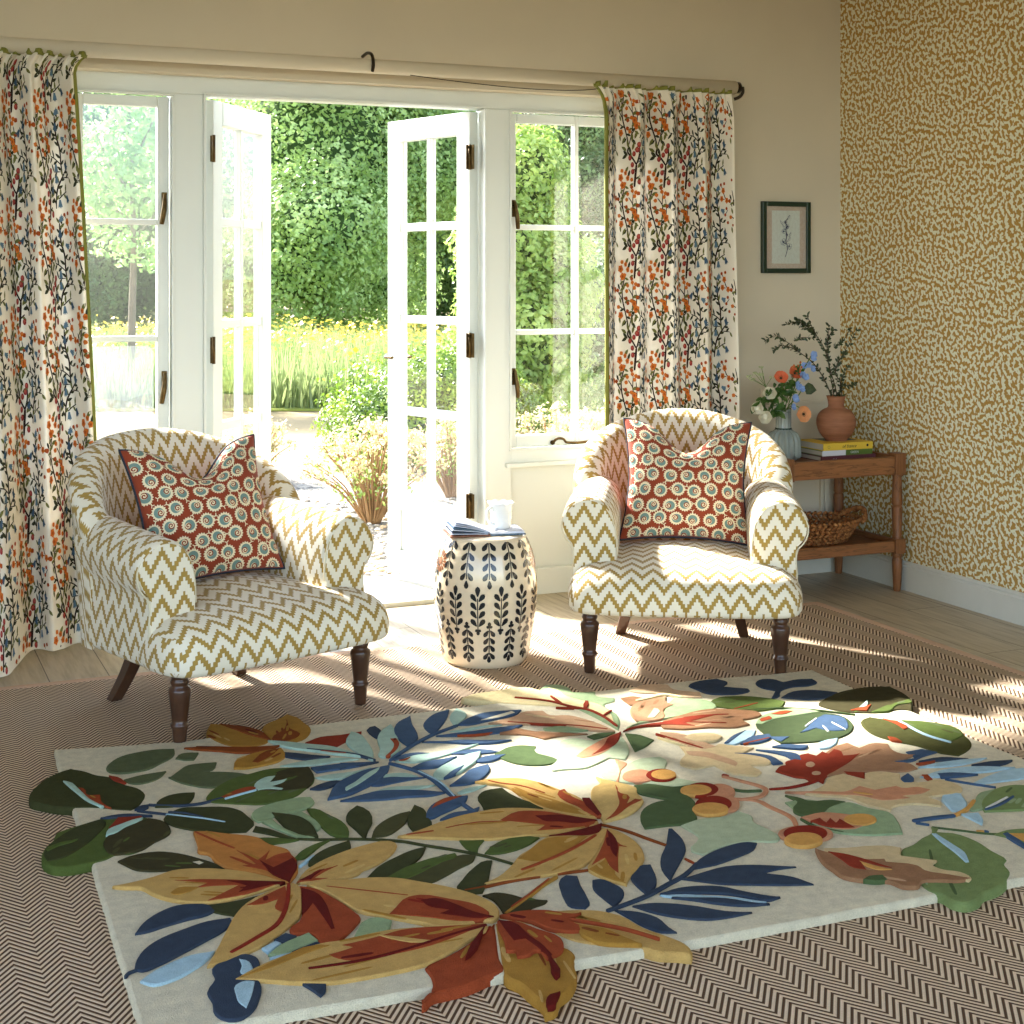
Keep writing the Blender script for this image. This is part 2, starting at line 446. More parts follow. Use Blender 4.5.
def latch(parent, x, z, side, y):
    """cast casement fastener: back plate, spur and hanging handle"""
    b = MB(); b.box(x-.010, x+.010, y-.006, y, z-.035, z+.035)
    b.tube([(x, y-.004, z+.012), (x, y-.022, z+.012)], .007, 8)
    o = b.build('latch', M['brass'], parent, bevel=.002)
    h = MB(); h.tube(catmull([(x, y-.02, z+.028), (x+side*.002, y-.024, z), (x+side*.006, y-.03, z-.035), (x+side*.010, y-.026, z-.062), (x+side*.013, y-.022, z-.085)], 3, False, 3), lambda t: .006+.003*math.sin(PI*t)+.002*t, 8)
    h.build('handle', M['brass'], o)
def casement(name, px, rows, x0, x1, latches, hazy=None):
    y0, y1 = YF+.020, YF+.062; z0, z1 = .612, 1.994
    fr = MB()
    xs = [x0]+[c for p in px for c in p]+[x1]
    for k in range(0, len(xs), 2): fr.box(xs[k], xs[k+1], y0, y1, z0, z1)
    for p in px:
        fr.box(p[0], p[1], y0, y1, z0, rows[0][0])
        for k in range(len(rows)-1): fr.box(p[0], p[1], y0+.004, y1-.004, rows[k][1], rows[k+1][0])
        fr.box(p[0], p[1], y0, y1, rows[-1][1], z1)
    w = structure(fr.build(name, M['white'], bevel=.004))
    g = MB()
    for p in px:
        for r in rows:
            m = 1 if (hazy and p == hazy[0] and r == hazy[1]) else 0
            g.box(p[0], p[1], y0+.020, y0+.022, r[0], r[1], 0)
            if m:  # translucent hazy patch with rounded corners on the inner face
                a, c, d, e = p[0]+.012, p[1]-.012, r[0]+.01, r[1]-.016; rr = .03; pts = []
                for cx, cz, a0 in ((c-rr, e-rr, 0), (a+rr, e-rr, 90), (a+rr, d+rr, 180), (c-rr, d+rr, 270)):
                    for k in range(6):
                        t = math.radians(a0+k*18); pts.append((cx+rr*math.cos(t), y0+.017, cz+rr*math.sin(t)))
                g.poly(pts, 1)
    g.build('window_panes', [M['glass'], M['haze']], w)
    for x, z, s in latches: latch(w, x, z, s, y0)
    return w
ROWS = [(.66,1.076), (1.098,1.512), (1.534,1.955)]
casement('window_1', [(.47,.742), (.758,1.028)], ROWS, .425, 1.071, [(1.052, 1.60, -1), (1.052, .93, -1)], ((.758,1.028), ROWS[0]))
w2 = casement('window_2', [(2.495,2.766), (2.784,3.06)], ROWS, 2.468, 3.098, [(2.481, 1.60, 1), (2.481, .905, 1)])
b = MB(); b.tube(catmull([(2.66,YF+.012,.625), (2.675,YF+.002,.642), (2.70,YF-.004,.640), (2.715,YF+.002,.626), (2.75,YF-.002,.622), (2.82,YF-.002,.624), (2.90,YF-.002,.626)], 4, False, 3), .0055, 8)
b.tube([(2.66,YF+.012,.625), (2.66,YF+.03,.625)], .010, 8)
b.build('casement_stay', M['brass'], w2)

# ---------------------------------------------------------------- french doors, both leaves open outwards
def leaf(name, loc, ang, side):
    """hinge edge at x=0; side: +1 room face is -y of the leaf"""
    Wd, T, Z0, Z1 = .575, .044, .025, 1.998
    st, bar = .088, .026
    c1 = (st, (Wd-bar)/2); c2 = ((Wd+bar)/2, Wd-st)
    rows = [(.357,.716), (.752,1.116), (1.150,1.514), (1.549,1.906)]
    f = MB(); ya, yb = -T/2, T/2
    f.box(0, st, ya, yb, Z0, Z1); f.box(Wd-st, Wd, ya, yb, Z0, Z1)
    f.box(st, Wd-st, ya, yb, rows[-1][1], Z1); f.box(st, Wd-st, ya, yb, Z0, Z0+.10); f.box(st, Wd-st, ya, yb, .30, rows[0][0])
    f.box(st, Wd-st, ya+.012, yb-.012, Z0+.10, .30)
    f.box(c1[1], c2[0], ya+.006, yb-.006, rows[0][0], rows[-1][1])
    for k in range(3):
        for c in (c1, c2): f.box(c[0], c[1], ya+.006, yb-.006, rows[k][1], rows[k+1][0])
    o = structure(f.build(name, M['white'], bevel=.004)); o.location = loc; o.rotation_euler = (0, 0, ang)
    g = MB()
    for c in (c1, c2):
        for r in rows: g.box(c[0], c[1], -.0015, .0015, r[0], r[1])
    g.build('door_panes', M['glass'], o)
    s = -side
    for z in (1.81, 1.036, .376):
        h = MB()
        if side < 0: h.box(-.004, .0, s*T/2-.012, s*T/2+.020, z-.05, z+.05)
        else: h.box(-.006, .0, s*T/2-.002, s*T/2+.010, z-.05, z+.05)
        h.tube([(-.004, s*(T/2+.004), z-.052), (-.004, s*(T/2+.004), z+.052)], .007, 8)
        if side < 0: h.box(-.03, -.004, s*(T/2+.002)-.002, s*(T/2+.002)+.002, z-.05, z+.05)
        h.build('hinge', M['brass'], o)
    return o, Wd, T
d1, Wd, T = leaf('door_1', (1.232, 5.735, 0), math.radians(53), 1)
d2, Wd, T = leaf('door_2', (2.327, 5.715, 0), math.radians(107), -1)
# espagnolette rod and lock on the free edge of the right leaf
b = MB(); b.box(Wd, Wd+.006, -.006, .006, .06, 1.93)
b.build('edge_strip', M['brass'], d2)
for z, h in ((1.90,.03), (1.27,.03), (.58,.03), (.08,.04)):
    q = MB(); q.box(Wd-.002, Wd+.010, -.011, .011, z-h/2, z+h/2); q.build('bolt_keep', M['bronze'], d2, bevel=.002)
q = MB(); q.box(Wd, Wd+.010, -.012, .012, .90, 1.04); q.tube([(Wd-.02, .022, .965), (Wd-.02, .05, .965)], .008, 8); q.tube([(Wd-.02,.05,.965), (Wd-.075,.05,.965)], .007, 8)
q.tube([(Wd-.02, -.022, .965), (Wd-.02, -.05, .965)], .008, 8); q.tube([(Wd-.02,-.05,.965), (Wd-.075,-.05,.965)], .007, 8)
q.build('lock', M['brass'], d2, bevel=.002)
# ---------------------------------------------------------------- armchairs
def sgnpow(v, e): return math.copysign(abs(v)**e, v)
def seat_mesh():
    """tight upholstered seat: boxy front, domed top, narrower between the arms"""
    b = MB(); N = 96; Y0, Y1 = -.388, .30; yc, yh = (Y0+Y1)/2, (Y1-Y0)/2
    def ring(inset, z, k=1.0, dome=0.0):
        out = []
        for i in range(N):
            th = 2*PI*i/N; cx = sgnpow(math.cos(th), .24); cy = sgnpow(math.sin(th), .24)
            y = yc+(yh-inset)*cy*k; t = max(0, min(1, (y+.225)/.05)); t = t*t*(3-2*t)
            w = .386-.034*t
            x = (w-inset)*cx*k
            bulge = .010*math.cos(min(1, abs(x)/.39)*PI/2)*(1 if cy < -.9 else 0)
            d = dome*max(0, 1-(x/.40)**2)*max(0, 1-((y-.0)/.46)**2)
            out.append((x, y-bulge, z+d))
        return out
    R = [ring(.045,.211), ring(.018,.211), ring(.007,.216), ring(.001,.228), ring(0,.25), ring(.001,.272), ring(.006,.294), ring(.017,.315), ring(.036,.333,1,.003), ring(.062,.345,1,.007), ring(.092,.350,1,.011)]
    R += [ring(.092,.350+.0015*q,1-q*.165,.011+.004*q) for q in range(1,6)]
    rows = [[b.v(p) for p in r] for r in R]
    for A, C in zip(rows, rows[1:]):
        for i in range(N): b.f((A[i], A[(i+1) % N], C[(i+1) % N], C[i]))
    b.f(rows[0][::-1]); b.f(rows[-1])
    uvs = []
    for f in b.F:
        P = [Vector(b.V[i]) for i in f]; n = (P[2]-P[0]).cross(P[3]-P[1])
        if n.length > 0: n.normalize()
        if abs(n.x) > .75: uvs.append([(p.y+.3, p.z) for p in P])
        else: uvs.append([(p.x, p.z+(p.y+.388)*.95) for p in P])
    b.UV = uvs
    return b
def back_point(s, t):
    """s -1..1 round the tub, t 0..1 round the closed section; also returns the cloth v coordinate"""
    ph = s*math.radians(96)
    top = .560+.250*max(0, math.cos(ph*.95))**.72 if abs(ph*.95) < PI/2 else .560
    th = .044; zb = .203
    L1 = top-th-zb; Lr = PI*th; L2 = top-th-.31; tot = L1+Lr+L2; d = t*tot
    if d < L1: off, z = 1, zb+d; v = top-th+Lr+(top-th-z)
    elif d < L1+Lr:
        a = (d-L1)/th; off, z = math.cos(a), top-th+th*math.sin(a); v = top-th+Lr-th*a
    else: off, z = -1, top-th-(d-L1-Lr); v = z
    h = (z-zb)/(.82-zb)
    A = .322+.024*min(1, h*1.3); Bq = .205+.120*h
    roll = .016*max(0, (z-(top-.12))/.12)**2
    cx, cy = A*math.sin(ph), .168+Bq*math.cos(ph)
    nx, ny = math.sin(ph)/A, math.cos(ph)/Bq; l = math.hypot(nx, ny); nx /= l; ny /= l
    k = th*off+roll-(.012 if off < 0 else 0)
    return Vector((cx+nx*k, cy+ny*k, z)), ph, v
def back_mesh():
    b = MB(); NS, NT_ = 80, 40
    b.grid(lambda a, c: back_point(a*2-1, c)[0], NS, NT_, uv=lambda a, c: (back_point(a*2-1, c)[1]*.39+1.0, back_point(a*2-1, c)[2]), flip=True)
    for a in (0, 1):                      # closed ends where the tub meets the arms
        pv = [back_point(a*2-1, c/NT_)[0] for c in range(NT_+1)]; ix = [b.v(p) for p in pv]
        for t in tessellate_polygon([[Vector((p.y, p.z, 0)) for p in pv]]): b.f([ix[i] for i in t], 0, [(pv[i].y, pv[i].z) for i in t], False)
    return b
ARM = [(.226,.31),(.222,.38),(.227,.452),(.244,.510),(.278,.546),(.318,.558),(.360,.548),(.392,.522),(.410,.486),(.406,.449),(.392,.424),(.378,.410),(.371,.388),(.373,.33),(.372,.25),(.366,.214),(.345,.204)]
def arm_mesh(sd):
    b = MB(); prof = catmull(ARM, 3, False, 2.0); n = len(prof); ac = [0]
    for i in range(1, n): ac.append(ac[-1]+math.hypot(prof[i][0]-prof[i-1][0], prof[i][1]-prof[i-1][1]))
    ys = [-.215, -.207, -.19, -.13, -.06, .01, .08, .13, .17, .21]
    rows = []
    for j, y in enumerate(ys):
        t = (y+.215)/(.425); row = []
        for (x, z) in prof:
            g = 1
            if j == 0: g = .93
            elif j == 1: g = .985
            cx, cz = .315, .42
            xx = cx+(x-cx)*g; zz = cz+(z-cz)*g if z > .26 else z
            zz += .012*max(0, min(1, (z-.36)/.1))
            upper = max(0, min(1, (z-.38)/.06))
            xx -= (.006*t**3 if x > .3 else 0)+.016*t*t*upper; zz += t*.022*upper
            row.append(b.v((sd*xx, y, zz)))
        rows.append(row)
    for j in range(len(ys)-1):
        for i in range(n-1):
            q = [rows[j][i], rows[j][i+1], rows[j+1][i+1], rows[j+1][i]]
            u = [(ys[j], ac[i]), (ys[j], ac[i+1]), (ys[j+1], ac[i+1]), (ys[j+1], ac[i])]
            if sd < 0: q = q[::-1]; u = u[::-1]
            b.f(q, 0, u)
    # front facing panel
    base = [b.v(b.V[i]) for i in rows[0]]; pv = [Vector((b.V[i][0], b.V[i][2], 0)) for i in base]
    for t in tessellate_polygon([pv]): b.f([base[i] for i in t], 0, [(b.V[base[i]][0]+.02, b.V[base[i]][2]+.01) for i in t])
    return b
def arm_piping(sd):
    prof = catmull(ARM, 3, False, 2.0)
    b = MB(); pts = [(sd*(.315+(x-.315)*.985), -.2105, (.42+(z-.42)*.985) if z > .26 else z) for x, z in prof if z > .36 or x > .3]
    b.tube(pts, .0030, 6)
    return b
def front_leg(x, y):
    b = MB(); pr = [(.0165,0),(.0175,.004),(.021,.05),(.0225,.055),(.026,.060),(.026,.066),(.0215,.070),(.0225,.08),(.029,.135),(.032,.158),(.030,.166),(.0225,.172),(.024,.178),(.027,.184),(.024,.190),(.022,.196),(.029,.200),(.032,.207),(.030,.212),(.034,.2165),(.034,.222)]
    b.lathe(pr, 20, (x, y, 0)); return b
def rear_leg(x, y):
    b = MB(); pts = catmull([(x*.80, y-.095, .215), (x*.83, y-.080, .17), (x*.90, y-.048, .09), (x, y, 0)], 5, False, 3)
    ring = []
    for k, p in enumerate(pts):
        t = k/(len(pts)-1); w = .024-.006*t; d = .027-.009*t
        ring.append([b.v((p[0]+a*w, p[1]+c*d, p[2])) for a, c in ((-1,-1),(1,-1),(1,1),(-1,1))])
    for k in range(len(ring)-1):
        for i in range(4): b.f((ring[k][i], ring[k][(i+1) % 4], ring[k+1][(i+1) % 4], ring[k+1][i]), 0, None, False)
    b.f(ring[0], 0, None, False); b.f(ring[-1][::-1], 0, None, False); return b
M['piping'] = simple('cream_seam_cord', (206,196,168), .8)
def make_chair(loc, rz, label):
    t = empty('armchair', loc, rz, label, 'armchair', 'zigzag armchairs by the french doors')
    seat_mesh().build('seat', M['zig'], t, fix=True)
    back_mesh().build('backrest', M['zig'], t, fix=True)
    for sd in (-1, 1):
        a = arm_mesh(sd).build('arm', M['zig'], t, fix=True)
        arm_piping(sd).build('piping', M['piping'], a)
    for sd in (-1, 1): front_leg(sd*.3125, -.275).build('leg', M['darkwood'], t)
    for sd in (-1, 1): rear_leg(sd*.225, .275).build('leg', M['darkwood'], t, bevel=.004, fix=True)
    return t
SIS_Z = .008
chairR = make_chair((2.630, 4.530, SIS_Z), math.radians(-29.26), 'zigzag woven armchair between the ceramic stool and the wooden side table')
chairL = copy_tree(chairR); chairL.location = (1.029, 4.556, SIS_Z); chairL.rotation_euler.z = math.radians(18.85)
chairL['label'] = 'zigzag woven armchair in front of the hazy window on the left'

# ---------------------------------------------------------------- cushions
M['rust_cloth'] = simple('rust_printed_cotton', (136,58,34), .85, var=.08, vscale=30, bump=.15, bscale=900, sheen=.1, spec=.2)
M['cu_cream'] = simple('cream_print', (226,210,172), .85, spec=.2)
M['cu_teal'] = simple('grey_teal_print', (112,136,126), .85, spec=.2)
M['navy_cord'] = simple('navy_piping_cord', (38,44,54), .7, spec=.3)
CW, CH = .222, .222
def cush_xy(a, b):
    x = CW*a*(1-.10*(1-b*b)*abs(a)**2); y = CH*b*(1-.09*(1-a*a)*b*b)
    if b > 0: y -= .112*math.exp(-(a/.40)**2)*b**1.6
    x *= 1+.03*abs(b)
    return x, y
def cush(a, b, side):
    x, y = cush_xy(a, b)
    t = .078*(max(0, 1-a*a)*max(0, 1-b*b))**.42
    if b > 0: t *= 1-.30*math.exp(-(a/.30)**2)*b
    t += .004*math.sin(9*a+4*b)*(1-a*a)*(1-b*b)
    return Vector((x, -side*t if side > 0 else t, y))
def make_cushion(loc, mat3, label):
    b = MB(); N = 36
    sq = lambda t: math.sin((t*2-1)*PI/2)      # denser towards the edges
    b.grid(lambda u, v: cush(sq(u), sq(v), 1), N, N)
    b.grid(lambda u, v: cush(sq(u), sq(v), -1), N, N, flip=True)
    nf = len(b.F)
    rr = random.Random(5)
    def S(a, c, lift):
        e = 1e-3; p = cush(a, c, 1)
        n = (cush(min(a+e, .999), c, 1)-p).cross(cush(a, min(c+e, .999), 1)-p)
        n = n.normalized() if n.length > 0 else Vector((0,-1,0))
        if n.y > 0: n = -n
        return p+n*lift
    def patch(cx, cy, pts, lift, m, fan=True):
        P = [(cx+x/CW, cy+y/CH) for x, y in pts]
        P = [(max(-.985, min(.985, x)), max(-.985, min(.985, y))) for x, y in P]
        if fan:
            c = b.v(S(max(-.985, min(.985, cx)), max(-.985, min(.985, cy)), lift))
            o = [b.v(S(x, y, lift)) for x, y in P]
            for i in range(len(o)): b.f((c, o[i], o[(i+1) % len(o)]), m)
        return P
    def ribbon(cx, cy, pts, w, lift, m):
        L, R = stroke2d(pts, w, .5)
        cl = lambda v: max(-.985, min(.985, v))
        l = [b.v(S(cl(cx+x/CW), cl(cy+y/CH), lift)) for x, y in L]; r = [b.v(S(cl(cx+x/CW), cl(cy+y/CH), lift)) for x, y in R]
        for i in range(len(l)-1): b.f((l[i], r[i], r[i+1], l[i+1]), m)
    pitch = .0585; k = 0
    for row in range(-4, 5):
        for c in range(-5, 5):
            x = (c+(.5 if row % 2 else 0))*pitch+rr.uniform(-.005, .005); y = row*pitch*.90+rr.uniform(-.005, .005)
            if abs(x) > .226 or abs(y) > .222: continue
            cx, cy = x/CW, y/CH; R0 = .0238; a0 = rr.uniform(0, 2*PI); mir = rr.choice((-1, 1))
            def rot(px, py): return (px*math.cos(a0)-mir*py*math.sin(a0), px*math.sin(a0)+mir*py*math.cos(a0))
            sc_ = [(R0*(1+.10*(1 if i % 2 else -1))*math.cos(2*PI*i/36), R0*(1+.10*(1 if i % 2 else -1))*math.sin(2*PI*i/36)) for i in range(36)]
            patch(cx, cy, sc_, .0010, 1)
            tl = [rot(.0015+.0164*math.cos(2*PI*i/20), .0164*math.sin(2*PI*i/20)) for i in range(20)]
            patch(cx, cy, tl, .0016, 2)
            # cream inner whorl, rust spiral line
            ox, oy = rot(-.004, .0025)
            patch(cx+ox/CW, cy+oy/CH, [(.0098*math.cos(2*PI*i/14), .0098*math.sin(2*PI*i/14)) for i in range(14)], .0022, 1)
            sp = [rot(-.004+(.0014+.0016*t)*math.cos(t*1.55), .0025+(.0014+.0016*t)*math.sin(t*1.55)) for t in [q*.5 for q in range(13)]]
            ribbon(cx, cy, sp, .0036, .0028, 0)
            # little tail and tendrils
            t1 = [rot(.021, -.004), rot(.030, -.010), rot(.036, -.004)]; ribbon(cx, cy, t1, .0032, .0008, 1)
            t2 = [rot(.030, -.010), rot(.034, -.018)]; ribbon(cx, cy, t2, .0028, .0008, 1)
    o = empty('scatter_cushion', loc, 0, label, 'cushion', 'rust spiral cushions on the armchairs')
    o.rotation_euler = mat3.to_euler()
    b.build('cover', [M['rust_cloth'], M['cu_cream'], M['cu_teal']], o)
    p = MB(); pts = []
    for i in range(28): pts.append((-1+2*i/28, -1))
    for i in range(28): pts.append((1, -1+2*i/28))
    for i in range(28): pts.append((1-2*i/28, 1))
    for i in range(28): pts.append((-1, 1-2*i/28))
    p.tube([Vector((cush_xy(a, c)[0], 0, cush_xy(a, c)[1])) for a, c in pts], .0048, 7, closed=True)
    p.build('piping', M['navy_cord'], o)
    return o
def cush_pose(chair_loc, rz, local, tilt, roll, yaw=0):
    R = Matrix.Rotation(rz, 4, 'Z')
    loc = Vector(chair_loc)+R @ Vector(local)
    m = (R @ Matrix.Rotation(yaw, 4, 'Z') @ Matrix.Rotation(tilt, 4, 'X') @ Matrix.Rotation(roll, 4, 'Y')).to_3x3()
    return loc, m
loc, m3 = cush_pose(chairR.location, chairR.rotation_euler.z, (.012, .115, .586), math.radians(-22), math.radians(1.5))
cuR = make_cushion(loc, m3, 'rust spiral print cushion on the armchair near the wooden side table')
cuL = copy_tree(cuR)
loc, m3 = cush_pose(chairL.location, chairL.rotation_euler.z, (-.015, .10, .586), math.radians(-23), math.radians(-2.5), math.radians(-6))
cuL.location = loc; cuL.rotation_euler = m3.to_euler()
cuL['label'] = 'rust spiral print cushion tilted on the armchair in front of the left window'
# ---------------------------------------------------------------- sisal carpet
b = MB(); X0, X1, Y0, Y1 = -1.5, 3.545, -.9, 5.035; ed = .038
b.box(X0, X1-ed, Y0, Y1-ed, .0006, SIS_Z-.0006, 0)
o = b.build('sisal_carpet', M['sisal'])
tag(o, 'brown herringbone sisal carpet bound in tan tape under the floral rug', 'carpet')
b = MB(); b.box(X0, X1, Y1-ed, Y1, .0006, SIS_Z-.0003); b.box(X1-ed, X1, Y0, Y1-ed, .0006, SIS_Z-.0003)
b.build('border_tape', M['sisal_edge'], o)

# ---------------------------------------------------------------- hand tufted leaf rug
RC = dict(cream=(216,206,176), dkgreen=(66,68,40), red=(138,54,36), mint=(168,194,176), rust=(152,70,40), green=(84,98,48), dkolive=(66,61,38),
 navy=(58,68,82), midgreen=(92,100,70), ltblue=(168,196,204), sage=(146,164,122), ochre=(168,124,54), rustbrown=(128,66,32), blue=(68,88,112), olive=(78,76,46),
 forest=(80,96,60), gold=(196,158,92), maroon=(98,30,24), palegold=(206,172,106), orange=(186,124,62), redbrown=(134,44,30), paleyellow=(222,204,152),
 tan=(190,152,116), brown=(150,110,78), palesage=(176,186,150), peach=(196,138,102), tan2=(164,124,92), palepeach=(204,172,136), forest2=(66,78,50),
 white=(226,226,214), dkolive2=(74,74,40), palecream=(206,182,136), nut=(206,154,82), green2=(120,136,84))
def pile(name, c):
    g = NT('rug_pile_'+name); oc = g.coord(); n = g.noise(oc, 420, 2, .7); n2 = g.noise(oc, 38, 3)
    col = lin(c); d = tuple(x*.70 for x in col[:3])+(1,); l = tuple(min(1, x*1.16) for x in col[:3])+(1,)
    cc = g.ramp(g.math('MULTIPLY_ADD', n, .6, g.math('MULTIPLY', n2, .4)), [(.3, d), (.72, l)])
    return g.done(g.pbr(cc, .95, 0, g.bump(n, .8, .006), spec=.05))
RK = list(RC); RM = [pile(k, RC[k]) for k in RK]
